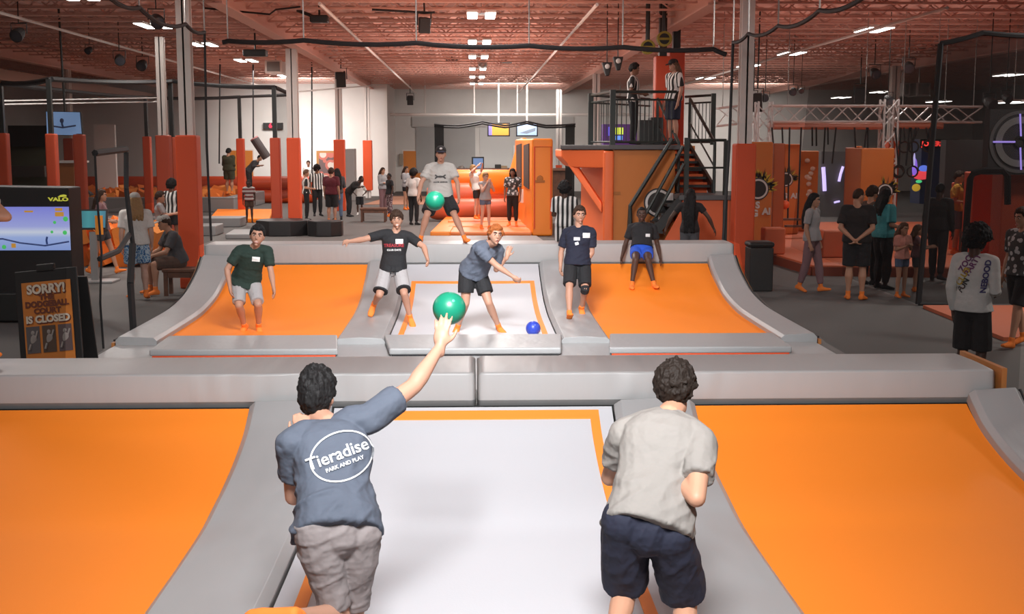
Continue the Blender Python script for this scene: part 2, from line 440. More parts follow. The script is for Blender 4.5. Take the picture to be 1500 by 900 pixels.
side_frame(NEARP, 3.82, 4.22, 9.2, 'near right grey frame pad curving up beside the orange bed')
side_frame(FARP, 3.82, 4.27, 19.8, 'far right grey frame pad curving up beside the dark floor')
side_frame(FARP, -3.86, -4.36, 19.8, 'far left grey frame pad curving up beside the net')
side_frame(NEARP, -4.0, -4.4, 9.2, 'near left grey frame pad at the edge of the large orange bed')

# middle rail : two long padded blocks
def rail_pad(x0, x1, y0, y1, z0, z1, label, chR=0, chL=0, group='rail pads', wr=None):
    mb = MB(); nx = max(12, int((x1 - x0) / 0.035)); rings = []
    for k in range(nx + 1):
        u = k / nx; X = x0 + (x1 - x0) * u
        e = 0.03 if k in (0, nx) else 0.0
        wv = 0.0
        def W(a, b):
            q = 0 if not wr else max(0, min(1, (X - wr[0]) / .5, (wr[1] - X) / .5))
            return noise.noise(V((X * 2 + a, b * 2.0, 1.7))) * .004 + q * (noise.noise(V((X * 8 - b * .5, b * .7, 1.7))) * .034 - .6 * abs(noise.noise(V((X * 15 + b, 5, 2)))) * .02)
        prof = [(y0 + 0.06, z0 - .03), (y0 + .045, z0 - .02), (y0 + .002, z0 + 0.03), (y0 - 0.004 + W(0, 0), z0 + .036), (y0 - 0.008 + W(3, 0), (z0 + z1) / 2), (y0 + 0.0 + W(1, 1), z1 - 0.02), (y0 + 0.006, z1 - 0.006), (y0 + 0.022, z1),
                (y0 + .2, z1 + 0.004 + W(2, 2) * .6), ((y0 + y1) / 2, z1 + 0.006 + W(2, 2) * 0.6), (y1 - 0.02, z1), (y1, z1 - 0.02), (y1, z0)]
        cx = X
        rings.append([V((X, yy + (0.02 if e and yy < (y0 + y1) / 2 else 0) - (0.02 if e and yy > (y0 + y1) / 2 else 0), zz - (e * 0.6 if zz > (z0 + z1) / 2 else 0))) for yy, zz in prof])
    mb.loft(rings)
    for v in mb.bm.verts:
        if chR and v.co.x > x1 - 0.5:
            pass
    o = mb.build('rail_pad', PADC, smooth=True); 
    o.modifiers.new('wn', 'WEIGHTED_NORMAL')
    return tag(o, label, 'pad', group)
MR0, MR1 = 9.24, 10.0
a = rail_pad(-4.5, 0.018, MR0, MR1, 0.475, 0.725, 'left half of the grey padded middle rail', wr=(-2.4, -0.6))
b = rail_pad(0.03, 4.06, MR0, MR1, 0.475, 0.725, 'right half of the grey padded middle rail', wr=(0.9, 2.2))
# support boards under the rail and its end
t = thing('rail_plinth', 'dark framed base under the grey middle rail', 'base', (0, 9.6, 0))
MB().box((-4.4, 9.3, 0), (4.0, 9.9, 0.46)).build('core', BLKMET, t)
MB().box((4.085, 9.2, 0.0), (4.125, 10.03, 0.74)).build('end_board', mat('tan_orange_skirt', (0.42, 0.16, 0.04), 0.6), t)
# far wall rail: three pads, chamfered ends
for x0, x1, lb in ((-4.32, -1.42, 'far wall pad behind the young man in dark green'), (-1.40, 1.42, 'far wall pad behind the ginger haired thrower'), (1.44, 4.26, 'far wall pad on which the young man in blue shorts sits')):
    rail_pad(x0, x1, 19.82, 20.55, 0.535, 0.865, 'grey ' + lb)
t = thing('wall_plinth', 'dark base under the far grey wall pads', 'base', (0, 20.2, 0))
MB().box((-4.3, 19.9, 0), (4.24, 20.5, 0.53)).build('core', BLKMET, t)
# front pads of the far half and its deck
def front_pad(xt0, xt1, xb0, xb1, ya, yb, label, edge):
    t = thing('front_pad', label, 'pad', ((xt0 + xt1) / 2, (ya + yb) / 2, 0.03), 'low front pads')
    mb = MB(); zt = 0.125
    mb.prism([(xb0, ya, 0.045), (xb1, ya, 0.045), (xt1, yb, 0.045), (xt0, yb, 0.045)], (0, 0, zt - 0.045)).build('cushion', VINYL, t, bevel=0.02)
    MB().box((xb0 + 0.03, ya + 0.01, 0.02), (xb1 - 0.03, ya + 0.04, 0.055)).build('edge_strip', edge, t)
front_pad(-3.75, -1.68, -3.72, -1.56, 14.0, 15.05, 'low grey pad at the foot of the left far orange bed', PADR)
front_pad(-1.10, 1.10, -0.97, 1.02, 14.0, 15.05, 'low grey pad at the foot of the far centre bed', BLACK)
front_pad(1.70, 3.75, 1.58, 3.72, 14.0, 15.05, 'low grey pad at the foot of the right far orange bed', PADR)
dk = MB().box((-4.36, 10.1, 0.0), (4.24, 15.2, 0.03)).build('court_deck', VINYL)
tag(dk, 'grey vinyl deck lying between the middle rail and the low front pads', 'pad')

# ================================================================ nets
NET = netmat('dark_net', (0.02, 0.018, 0.018), 0.36)
NETD = netmat('dense_dark_net', (0.02, 0.018, 0.018), 0.55)
def catenary(P, sag, n=8):
    out = []
    for i in range(len(P) - 1):
        a, b = V(P[i]), V(P[i + 1])
        for k in range(n):
            t = k / n; q = a.lerp(b, t); q.z -= sag * min(1, (b - a).length / 2.5) * 4 * t * (1 - t); out.append(q)
    out.append(V(P[-1])); return out
def net_panel(top, zb, parent, m, y0=None, y1=None, hole=None):
    mb = MB()
    for i in range(len(top) - 1):
        a, b = top[i], top[i + 1]
        if hole and hole[0] - 1e-6 <= min(a.y, b.y) and max(a.y, b.y) <= hole[1] + 1e-6:
            mb.face([V((a.x, a.y, hole[2])), V((b.x, b.y, hole[2])), b, a])
        else:
            mb.face([V((a.x, a.y, zb(a) if callable(zb) else zb)), V((b.x, b.y, zb(b) if callable(zb) else zb)), b, a])
    bmesh.ops.remove_doubles(mb.bm, verts=mb.bm.verts, dist=1e-4)
    return mb.build('net_panel', m, parent)
def ropes(parent, P, r=0.03, name='top_rope'):
    return MB().tube(P, r, n=6).build(name, BLACK, parent)
# left net along the court
XL = -4.40
def zb_far(p):
    best = 0.03
    for i in range(len(FARP) - 1):
        if FARP[i].x <= p.y <= FARP[i + 1].x: best = FARP[i].y * (1 + .28 * max(0, FARP[i].y - .1)) + 0.03
    if p.y > 19.78: best = 0.85
    return best if p.y > 14.9 else 0.03
hang = [(XL, 9.5, 4.28), (XL, 12.2, 4.28), (XL, 15.2, 4.27), (XL, 16.75, 4.26), (XL, 19.4, 4.3), (XL, 20.75, 4.3)]
t = thing('safety_net', 'tall dark net along the left side of the court with an open doorway', 'net', (XL, 15, 0))
tp = catenary(hang, 0.12, 10)
ya, yb = 14.55, 15.85
tp2 = [q for q in tp if not (abs(q.y - ya) < 0.05 or abs(q.y - yb) < 0.05)]
def ins(lst, yy):
    for i in range(len(lst) - 1):
        if lst[i].y < yy < lst[i + 1].y:
            f = (yy - lst[i].y) / (lst[i + 1].y - lst[i].y); lst.insert(i + 1, lst[i].lerp(lst[i + 1], f)); return
ins(tp2, ya); ins(tp2, yb)
net_panel(tp2, zb_far, t, NET, hole=(ya, yb, 2.36))
ropes(t, tp)
MB().tube([(XL, 20.75, 4.3), (XL - 0.02, 20.72, 2.4), (XL + 0.01, 20.7, 0.86)], 0.022, n=6).build('corner_rope', BLACK, t)
for h in hang[1:]: MB().tube([h, (h[0], h[1], CEIL_Z)], 0.012, n=5).build('hanger_chain', CHROME, t)
dw = MB(); wv = 0.06
def web(mb, P, w=0.07, th=0.02):
    for i in range(len(P) - 1): mb.tube([P[i], P[i + 1]], w / 2, n=6)
web(dw, [(XL, ya, 2.36), (XL, ya, 1.9), (XL + .02, ya + .02, 1.2), (XL - .01, ya - .02, .6), (XL, ya, 0.05)], 0.03)
web(dw, [(XL, yb, 2.36), (XL, yb - .06, 1.9), (XL + .03, yb + .02, 1.2)], 0.07); web(dw, [(XL + .03, yb + .02, 1.2), (XL, yb - .05, .7), (XL, yb, .05)], 0.10)
web(dw, [(XL, ya, 2.36), (XL, yb, 2.40)], 0.08)
web(dw, [(XL, ya, 1.12), (XL + .04, (ya + yb) / 2, 1.16), (XL, yb, 1.32)], 0.07)
dw.build('doorway_webbing', BLACK, t)
# right net
XR = 4.36
hang = [(XR, 9.5, 4.05), (XR, 13.6, 4.12), (XR, 15.6, 4.13), (XR, 17.7, 4.14), (XR, 19.6, 4.2), (XR, 20.75, 4.16)]
t = thing('safety_net', 'tall dark net along the right side of the court', 'net', (XR, 15, 0))
tp = catenary(hang, 0.10, 8); net_panel(tp, zb_far, t, netmat('right_dark_net', (0.02, 0.018, 0.018), 0.30)); ropes(t, tp)
MB().tube([(XR, 20.75, 4.16), (XR - 0.03, 20.72, 2.4), (XR - 0.1, 20.7, 0.86)], 0.024, n=6).build('corner_rope', BLACK, t)
for h in hang[1:]: MB().tube([h, (h[0], h[1], CEIL_Z)], 0.012, n=5).build('hanger_chain', CHROME, t)
# back rope
BR = [aY(x, y, 20.75) for x, y in ((326, 62), (334, 60), (445, 59), (610, 63), (775, 67), (912, 69), (1045, 72), (1064, 80))]
t = thing('net_rope', 'thick black rope sagging across the back of the court', 'rope', (0, 20.75, 4.1))
MB().tube(catenary(BR, 0.06, 6), 0.04, n=8).build('rope', BLACK, t)
for p in BR[1:-1]: MB().tube([p, (p.x, p.y, CEIL_Z)], 0.012, n=5).build('hanger_chain', CHROME, t)
# dark net enclosure on the right
Yn = 18.9
t = thing('safety_net', 'very dark net enclosure at the right edge with its own door frame', 'net', (8.5, Yn, 0))
c0 = aY(1378, 64, Yn); b0 = aZ(1345, 446, 0.02)
tp = catenary([c0, aY(1440, 48, Yn), aY(1540, 52, Yn), aY(1640, 50, Yn)], 0.05, 6)
mb = MB(); n = len(tp)
for i in range(n - 1):
    mb.face([V((b0.x + (tp[i].x - c0.x) * 1.03, b0.y, 0.02)), V((b0.x + (tp[i + 1].x - c0.x) * 1.03, b0.y, 0.02)), tp[i + 1], tp[i]])
bmesh.ops.remove_doubles(mb.bm, verts=mb.bm.verts, dist=1e-4); mb.build('net_panel', NETD, t)
ropes(t, tp, 0.04); MB().tube([c0, b0], 0.045, n=6).build('corner_rope', BLACK, t)
MB().tube([b0, aZ(1436, 447, 0.03)], 0.03, n=6).build('bottom_rope', BLACK, t)
fr = [aY(1440, 440, Yn), aY(1421, 262, Yn), aY(1426, 254, Yn), aY(1440, 250, Yn), aY(1468, 250, Yn), aY(1476, 258, Yn), aY(1476, 300, Yn)]
fr[0].z = 0.03; fr[0].x = aY(1407, 440, Yn).x
MB().tube(fr, 0.05, n=6).build('door_frame', BLACK, t)
# return of the enclosure going away from the corner
mb = MB(); mb.face([b0, V((b0.x + 0.2, 27, 0.02)), V((c0.x + 0.2, 27, 3.7)), c0]); mb.build('net_return', NET, t)

# ================================================================ columns
def column(X, Y, w, padw, padh, label, m=PADR, zt=CEIL_Z, padz0=0.0):
    t = thing('column', label, 'column', (X, Y, 0), 'steel columns with orange pads')
    mb = MB(); h = w / 2   # H section
    mb.box((X - h, Y - h, 0), (X + h, Y - h + 0.03, zt - 0.62)).box((X - h, Y + h - 0.03, 0), (X + h, Y + h, zt - 0.62)).box((X - 0.015, Y - h, 0), (X + 0.015, Y + h, zt - 0.62))
    mb.build('steel_post', WHITEP, t)
    q = padw / 2
    MB().box((X - q, Y - q, padz0), (X + q, Y + q, padh)).build('column_pad', m, t, bevel=0.03)
column(-4.86, 21.3, 0.22, 0.36, 2.62, 'nearest left white column with a tall red orange pad, beside the net corner')
column(4.78, 21.6, 0.22, 0.36, 2.48, 'nearest right white column with a tall red orange pad, beside the stair tower')
column(-5.06, 35.2, 0.30, 0.36, 2.66, 'white column with an orange pad rising from the black octagonal cushions')
column(-4.98, 46.5, 0.24, 0.40, 2.66, 'white column with an orange pad behind the crowd, in front of the framed poster')
column(-4.9, 58, 0.24, 0.42, 2.68, 'far white column with a bright orange pad that stops above the floor', padz0=0.35)
column(-7.8, 31.5, 0.2, 0.34, 2.7, 'white column between two black posts on the left', mat('dull_red_vinyl', (0.45, 0.06, 0.02), 0.5))
column(-14.5, 45, 0.26, 0.36, 2.7, 'white column beyond the left hanging screen', mat('dull_red_vinyl', (0.45, 0.06, 0.02), 0.5))
column(4.7, 47, 0.26, 0.3, 1.5, 'white column seen behind the left end of the stair tower')
column(4.2, 60, 0.26, 0.3, 1.5, 'thin far white column near the back counter')
column(14.4, 42, 0.3, 0.4, 2.6, 'white column behind the hanging loudspeaker on the right')

# ================================================================ left netted court
def post(px, pw, Y, ytop_pad, ytop_post, label, m=PADR):
    a = aY(px, ytop_pad, Y); b = aY(px, ytop_post, Y); w = pw * Y / F / 2
    t = thing('net_post', label, 'post', (a.x, Y, 0), 'padded net posts')
    MB().box((a.x - w, Y - w, 0), (a.x + w, Y + w, a.z)).build('post_pad', m, t, bevel=0.03)
    MB().box((a.x - w * .42, Y - w * .42, a.z - 0.05), (a.x + w * .42, Y + w * .42, b.z)).build('steel_post', BLKMET, t)
    return b
DR = mat('dull_red_vinyl', (0.45, 0.06, 0.02), 0.5)
pb = {}
for key, px, pw, Y, yp, yt, lb, m in (('a', 4, 15, 29, 195, 122, 'black post with dark red pad at the far left edge', DR), ('b', 75, 15, 27, 196, 116, 'black post with red orange pad left of the hanging screen', DR),
        ('c', 215, 11, 45, 200, 143, 'slim black post with orange pad, left of the striped shirt referee', PADR), ('d', 252, 14, 36, 201, 119, 'black post with dark orange pad above the bun haired referee', DR),
        ('e', 352, 11, 45, 203, 142, 'slim black post with orange pad beside the hanging figure', PADR), ('f', 403, 14, 35.5, 202, 128, 'black post with dark red pad behind the black cushions', DR), ('g', 116, 15, 30, 197, 196, 'short orange padded post under the hanging screen', DR)):
    pb[key] = post(px, pw, Y, yp, yt, lb, m)
t = thing('safety_net', 'dark net with black top ropes around the far left trampolines', 'net', (-9, 33, 0))
for A in (('a', 'b'), ('b', 'd'), ('d', 'f'), ('c', 'e'), ('a', 'c')):
    P = [pb[A[0]], pb[A[1]]]; ropes(t, catenary(P, 0.05, 4), 0.06)
ff = pb['f']; e2 = aY(427, 139, 37.5); ropes(t, [ff, e2], 0.06); ropes(t, [e2, pb['e']], 0.05)
net2 = netmat('far_dark_net', (0.03, 0.028, 0.028), 0.22)
mb = MB()
mb.face([V((ff.x, ff.y, 0.9)), V((e2.x, e2.y, 0.9)), e2, ff]); mb.build('net_panel', netmat('bunched_net', (0.02, 0.02, 0.02), 0.6), t)
mb = MB(); mb.face([V((pb['d'].x, pb['d'].y, .9)), V((ff.x, ff.y, .9)), ff, pb['d']]); mb.build('net_panel', net2, t)
mb = MB(); mb.face([V((pb['b'].x, pb['b'].y, .9)), V((pb['d'].x, pb['d'].y, .9)), pb['d'], pb['b']]); mb.build('net_panel', net2, t)
# thin steel cables
for i, (p, q) in enumerate((((0, 148, 30), (235, 143, 45)), ((0, 153, 30), (230, 149, 45)), ((428, 135, 36), (575, 123, 58)))):
    tag(MB().tube([aY(*p[:2], p[2]), aY(*q[:2], q[2])], 0.025, n=5).build('steel_cable', CHROME), ['upper thin steel cable at the far left', 'lower thin steel cable at the far left', 'thin steel cable above the black hanging loudspeaker'][i], 'cable')

# trampolines and foam pit on the far left
def lowpad(pts, h, m, name, label, cat, bev=0.03, z0=0.0, group=None):
    o = MB().prism([(p.x, p.y, z0) for p in pts], (0, 0, h)).build(name, m, bevel=bev); return tag(o, label, cat, group)
VD = mat('dim_grey_vinyl', (0.26, 0.26, 0.26), 0.5)
for k in range(4):
    Y = 30 + k * 3.6
    if k > 2: break
    lowpad([V((-15 + k, Y, 0)), V((-7.0, Y, 0)), V((-7.0, Y + 1.1, 0)), V((-15 + k, Y + 1.1, 0))], 0.28, VD, 'landing_pad', ['grey frame pad nearest the stool, among the left trampolines', 'grey frame pad in the middle of the left trampolines', 'grey frame pad nearest the foam pit on the left'][k], 'pad')
for k, (a, b, y0, y1, lb) in enumerate(((306, 395, 322, 308, 'orange trampoline bed under the striped shirt child'), (150, 200, 330, 318, 'orange trampoline bed behind the standing man in white'), (330, 372, 345, 338, 'grey low pad behind the young man in dark green'))):
    p = [aZ(a, y0, .1), aZ(b, y0, .1), aZ(b + 5, y1, .1), aZ(a + 12, y1, .1)]
    lowpad(p, 0.14, BEDO if k < 2 else VD, 'trampoline_bed', lb, 'trampoline')
pit = thing('foam_pit', 'foam pit with a red padded rim in front of the left end wall', 'foam pit', (-13, 48, 0))
MB().box((-18, 45.6, 0), (-8.8, 46.0, 0.55)).box((-18, 52, 0), (-8.8, 52.4, 0.55)).box((-18, 46, 0), (-17.6, 52, 0.55)).box((-9.2, 46, 0), (-8.8, 52, 0.55)).build('rim', VD, pit, bevel=0.04)
t = thing('padded_roller', 'pair of long red inflatable bolsters behind the foam pit', 'bolster', (-12.5, 53, 0))
for z in (0.29, 0.85): MB().tube([(-19.6, 53, z), (-6.9, 53, z)], 0.29, n=16, ends=1).build('bolster', PADR, t, smooth=True)
FOAM = [mat('orange_foam', (0.75, 0.17, 0.02), 0.85, bump=0.2, scale=20), mat('pale_orange_foam', (0.85, 0.28, 0.05), 0.85, bump=0.2, scale=20), mat('grey_foam', (0.12, 0.12, 0.12), 0.85, bump=0.2, scale=20)]
def foam(c, s, m, R):
    mb = MB(); mb.box((-s / 2, -s / 2, -s / 2), (s / 2, s / 2, s / 2), Matrix.Translation(c) @ R)
    o = mb.build('foam_cube', m, loc=c); return o
fc = 0
def rrot(): return Matrix.Rotation(random.uniform(0, 6), 4, 'Z') @ Matrix.Rotation(random.uniform(-.6, .6), 4, 'X') @ Matrix.Rotation(random.uniform(-.6, .6), 4, 'Y')
for k in range(150):
    c = V((-17.2 + (k % 15) * .53 + random.uniform(-.05, .05), 46.4 + (k // 15) * .56 + random.uniform(-.05, .05), random.uniform(0.4, 0.62)))
    o = foam(c, random.uniform(.32, .42), random.choice(FOAM[:2] + FOAM[:1] + FOAM[2:] if k % 4 == 0 else FOAM[:2]), rrot()); tag(o, 'orange or grey foam cube heaped in the far left foam pit', 'foam cube', 'foam cubes in the pit')
for k in range(46):
    u = random.random(); px = 300 + 250 * u
    c = V((-4.6 + (k % 12) * .33 + random.uniform(-.05, .05), 21.3 + (k // 12) * 1.6 + random.uniform(0, .5), .16))
    o = foam(c, random.uniform(.2, .27), random.choice(FOAM[:2] + [FOAM[0], FOAM[2]]), rrot()); tag(o, 'foam cube lying just behind the far grey wall pads', 'foam cube', 'foam cubes behind the court')
for k in range(22):
    c = V((-8.1 + (k % 4) * .52, 25.2 + (k // 4 % 3) * .55, .22 + (k // 12) * .4)) + V((random.uniform(-.04, .04), random.uniform(-.04, .04), 0))
    o = foam(c, random.uniform(.38, .44), random.choice(FOAM[:2]), rrot()); tag(o, 'large orange foam cube piled behind the small touch screen', 'foam cube', 'foam cubes behind the touch screen')
for k in range(9):
    px = 640 + k * 16; c = aY(px, 350, random.uniform(21.2, 23)); c.z = .14
    o = foam(c, random.uniform(.18, .24), FOAM[k % 3], rrot()); tag(o, 'small foam cube behind the pads, below the inflatable', 'foam cube', 'foam cubes below the inflatable')
# black octagonal cushions around the third column
for (px, Y, r, lb) in ((415, 34.0, .76, 'left black octagonal cushion at the foot of the orange padded column'), (477, 33.6, .50, 'right black octagonal cushion in front of the crowd')):
    c = aY(px, 330, Y); c.z = 0
    pts = [(c.x + r * math.cos(PI / 8 + k * PI / 4), c.y + r * math.sin(PI / 8 + k * PI / 4), 0.0) for k in range(8)]
    tag(MB().prism(pts, (0, 0, 0.42)).build('octagonal_cushion', mat('black_vinyl', (0.018, 0.017, 0.018), 0.5), bevel=0.03), lb, 'cushion', 'black octagonal cushions')

# ================================================================ arcade screen cabinet, kiosk, sign
Yc = 17.2
A = aY(-60, 405, Yc); B = aY(106, 405, Yc); T = aY(50, 273, Yc)
t = thing('screen_cabinet', 'tall black game cabinet with a bright blue screen at the left edge', 'game cabinet', ((A.x + B.x) / 2, Yc, 0))
cab = mat('cabinet_black', (0.016, 0.015, 0.016), 0.5)
mb = MB(); mb.prism([(A.x, Yc, T.z - .18), (A.x + .45, Yc, T.z), (B.x, Yc, T.z - 0.02), (B.x, Yc, 0.0), (A.x, Yc, 0.0)], (0, 0.55, 0)); mb.build('cabinet_body', cab, t, bevel=0.02)
MB().box((A.x + .1, Yc - 0.16, 0.03), (B.x - 0.1, Yc + 0.02, 0.42)).build('foot_box', BLKMET, t, bevel=0.02)
s0 = aY(-50, 367, Yc); s1 = aY(101, 303, Yc)
def screen_mat(name, stops, strength=1.0, vertical=True):
    m = bpy.data.materials.new(name); m.use_nodes = True; nt = m.node_tree; p = nt.nodes['Principled BSDF']
    tc = nt.nodes.new('ShaderNodeTexCoord'); sp = nt.nodes.new('ShaderNodeSeparateXYZ'); nt.links.new(tc.outputs['Generated'], sp.inputs[0])
    r = nt.nodes.new('ShaderNodeValToRGB')
    while len(r.color_ramp.elements) < len(stops): r.color_ramp.elements.new(0.5)
    for e, (pos, c) in zip(r.color_ramp.elements, stops): e.position = pos; e.color = (*c, 1)
    nt.links.new(sp.outputs['Z' if vertical else 'X'], r.inputs[0])
    p.inputs['Base Color'].default_value = (0, 0, 0, 1); p.inputs['Roughness'].default_value = 0.3
    nt.links.new(r.outputs[0], p.inputs['Emission Color']); p.inputs['Emission Strength'].default_value = strength
    return m
scr = MB().box((s0.x, Yc - 0.02, s0.z), (s1.x, Yc - 0.005, s1.z)).build('screen', screen_mat('game_screen', [(0, (.30, .42, .85)), (.3, (.42, .55, .95)), (.42, (.75, .82, .98)), (.55, (.45, .50, .95)), (1, (.28, .30, .90))], 1.0), t)
def glow(name, c, s=1.0): return mat(name, c, 0.5, emit=s)
# game graphics: sagging rope bridge, small walker, palms and score marks
mb = MB(); mb.tube([aY(x, y, Yc - 0.03) for x, y in ((-40, 352), (4, 350), (30, 356), (66, 360), (101, 354))], 0.012, n=5); mb.tube([aY(x, y, Yc - 0.03) for x, y in ((69, 347), (68, 352), (69, 358))], 0.014, n=5); mb.build('bridge_graphic', glow('navy_pixels', (.03, .06, .2), .6), scr)
mb = MB()
for x, y, r in ((96, 321, .035), (80, 326, .022), (95, 341, .03), (76, 340, .02), (6, 362, .03)): mb.ell(aY(x, y, Yc - 0.025), r, 0.004, r, nu=8, nv=6)
mb.build('palm_graphic', glow('green_pixels', (.08, .6, .15), .8), scr)
mb = MB()
for x, y, w, h in ((86, 307, .05, .02), (87, 314, .06, .03), (42, 310, .06, .012), (20, 360, .03, .03)): q = aY(x, y, Yc - 0.025); mb.box((q.x - w, q.y - .004, q.z - h), (q.x + w, q.y, q.z + h))
mb.build('score_graphic', glow('ochre_pixels', (.6, .3, .05), .8), scr)
# yellow logo: swoosh over lettering
yl = glow('yellow_print', (.75, .75, .08), .6)
q = aY(85.5, 292.4, Yc - 0.012); lg = put_text('logo', 'VALO', 0.085, frame(q, (1, 0, 0), (0, 0, 1)) @ Matrix.Diagonal((1.25, .8, 1, 1)), yl, t, bold=0.004)
MB().prism([aY(x, y, Yc - 0.013) for x, y in ((84, 289), (88, 286), (93, 285), (97, 286), (97, 288.5), (92, 288.6))], (0, 0.012, 0)).build('logo_swoosh', yl, t)
# touch screen kiosk
Yk = 22.2
t = thing('touch_screen', 'small teal touch screen on a grey post with a flat base', 'screen', (aY(131, 410, Yk).x, Yk, 0))
a, b = aY(109, 334, Yk), aY(154, 309, Yk)
tk = frame(((a.x + b.x) / 2, Yk, (a.z + b.z) / 2), (1, 0, 0), (0, .25, 1))
w_, h_ = (b.x - a.x) / 2, (b.z - a.z) / 2
MB().box((-w_ - .03, -h_ - .03, -.05), (w_ + .03, h_ + .03, 0), tk).build('monitor_case', cab, t)
MB().box((-w_, -h_, 0), (w_, h_, .004), tk).build('screen', screen_mat('teal_screen', [(0, (.05, .16, .22)), (.45, (.10, .45, .5)), (1, (.06, .2, .28))], .8, False), t)
c = aY(136, 340, Yk); MB().box((c.x - .06, Yk - .02, 0.04), (c.x + .06, Yk + .04, c.z)).build('stand_post', mat('grey_metal', (.3, .3, .3), .4), t)
MB().box((c.x - .32, Yk - .25, 0), (c.x + .38, Yk + .25, .045)).build('base_plate', mat('grey_metal', (.3, .3, .3), .4), t, bevel=.01)
a, b = aY(140, 344, Yk - .1), aY(150, 316, Yk - .1)
MB().box((a.x, Yk - .1, a.z), (b.x, Yk - .08, b.z)).build('notice', mat('orange_notice', (.85, .3, .03), .6), t)
# A-frame sign "SORRY! ... IS CLOSED"
Ys = 13.2
def aS(px, py): return aY(px, py, Ys)
t = thing('easel_sign', 'black A-frame sign with an orange poster reading SORRY!', 'sign', (aS(70, 515).x, Ys, 0))
lean = 0.10
tilt = Matrix.Rotation(-0.10, 4, 'Z')
c = aS(73, 470); W = .29
S = Matrix.Translation((c.x, Ys, 0.035)) @ Matrix.Rotation(math.radians(-7), 4, 'Z') @ Matrix.Rotation(-0.16, 4, 'X') @ Matrix.Rotation(-0.10, 4, 'Y')
blk = mat('sign_black', (.014, .013, .013), .5)
MB().box((-W - .06, 0, 0.02), (W + .06, .03, 1.10), S).build('front_board', blk, t, bevel=.008)
S2 = Matrix.Translation((c.x - .02, Ys + .55, 0)) @ Matrix.Rotation(0.26, 4, 'X')
MB().box((-W - .06, 0, 0.02), (W + .06, .03, 1.06), S2).build('rear_board', blk, t, bevel=.008)
MB().box((-.1, -.01, 1.08), (.1, .05, 1.16), S).build('handle', blk, t, bevel=.01)
post_ = MB().box((-W + .015, -.012, .08), (W - .015, -.002, .97), S).build('poster', mat('poster_orange', (.62, .20, .03), .6, var=.1, scale=4), t)
cream = mat('poster_cream', (.72, .62, .5), .6); brn = mat('poster_brown', (.16, .035, .015), .6)
def sg(txt, size, x, z, m, bold, rot=0.0, sx=1.0, off=.016):
    M = S @ Matrix.Translation((x, -off, z)) @ Matrix.Rotation(rot, 4, 'Y') @ Matrix.Rotation(PI / 2, 4, 'X') @ Matrix.Diagonal((sx, 1, 1, 1))
    return put_text('lettering', txt, size, M, m, post_, bold=bold, extr=.001)
for (txt, s, z, m, b, sx) in (('SORRY!', .135, .885, cream, .006, .95), ('THE', .07, .797, brn, .004, 1.3), ('DODGEBALL', .085, .725, brn, .005, 1.0), ('COURT', .08, .65, brn, .004, 1.1), ('IS CLOSED', .105, .56, cream, .005, 1.0)):
    if m is cream: sg(txt, s, 0.006, z - .008, brn, b * 2.2, sx=sx, off=.013)
    sg(txt, s, 0, z, m, b, sx=sx)
for k, x in enumerate((-.18, 0, .18)):
    ph = MB().box((x - .075, -.016, .2), (x + .075, -.011, .49), S).build('photo', mat('photo_dark_%d' % k, ((.12, .10, .1), (.10, .06, .04), (.13, .09, .09))[k], .5), post_)
    m = MB(); m.ell(S @ V((x, -.017, .42)), .02, .004, .026, nu=10, nv=8); m.ell(S @ V((x + .005, -.017, .34)), .035, .004, .06, nu=10, nv=8); m.tube([S @ V((x - .03, -.017, .30)), S @ V((x - .05, -.017, .24))], .012, n=6); m.tube([S @ V((x + .03, -.017, .37)), S @ V((x + .055, -.017, .44))], .01, n=6)
    m.build('figure_print', mat('photo_pale', (.38, .33, .3), .6), ph)
# hanging screen upper left
Yh = 30.5
t = thing('hanging_screen', 'light blue hanging screen showing a walker on a rope, upper left', 'screen', (aY(95, 180, Yh).x, Yh, 2.6))
P4 = [aY(68, 198, Yh), aY(121, 199, Yh - .3), aY(118, 164, Yh - .3), aY(67, 163, Yh)]
mb = MB().prism(P4, (0, .08, 0)); mb.build('case', cab, t)
P5 = [p.lerp(sum(P4, V()) / 4, .04) + V((0, -.012, 0)) for p in P4]
sc2 = MB().prism(P5, (0, .008, 0)).build('screen', glow('pale_blue_screen', (.22, .36, .62), .75), t)
mb = MB(); mb.tube([aY(x, y, Yh - .36) for x, y in ((72, 184), (92, 187), (111, 184))], .02, n=5); mb.tube([aY(x, y, Yh - .36) for x, y in ((90.5, 178), (91, 183), (93, 188))], .025, n=5); mb.ell(aY(90.5, 177, Yh - .36), .05, .02, .06, nu=8, nv=6); mb.build('walker_graphic', glow('navy_pixels2', (.03, .05, .12), .3), sc2)
MB().tube([aY(95, 164, Yh - .1), V((aY(95, 164, Yh).x, Yh - .1, CEIL_Z))], .03, n=6).build('bracket', BLKMET, t)
# counter window far left
t = thing('service_window', 'dark service window with a low green lit sill at the far left', 'window', (aY(40, 250, 40).x, 40, 0))
a, b = aY(13, 215, 40), aY(68, 184, 40); MB().box((a.x, 40, a.z), (b.x, 40.2, b.z)).build('shutter', BLKMET, t)
a, b = aY(13, 300, 40), aY(68, 215, 40); MB().box((a.x, 40.3, 0), (b.x, 40.5, b.z)).build('back_panel', mat('olive_panel', (.07, .07, .045), .7), t)
a, b = aY(13, 250, 39.8), aY(68, 243, 39.8); MB().box((a.x, 39.6, a.z - .2), (b.x, 40, b.z)).build('sill', mat('dark_sill', (.05, .04, .035), .6), t)
t = thing('counter', 'orange counter front below the hanging screen', 'counter', (aY(97, 250, 36).x, 36, 0))
a, b = aY(82, 262, 36), aY(108, 239, 36); MB().box((a.x, 36, 0), (b.x, 37, b.z)).build('front', mat('counter_orange', (.38, .13, .03), .6), t); MB().box((a.x - .1, 35.9, b.z), (b.x + .1, 37.1, b.z + .06)).build('top', WHITEP, t)
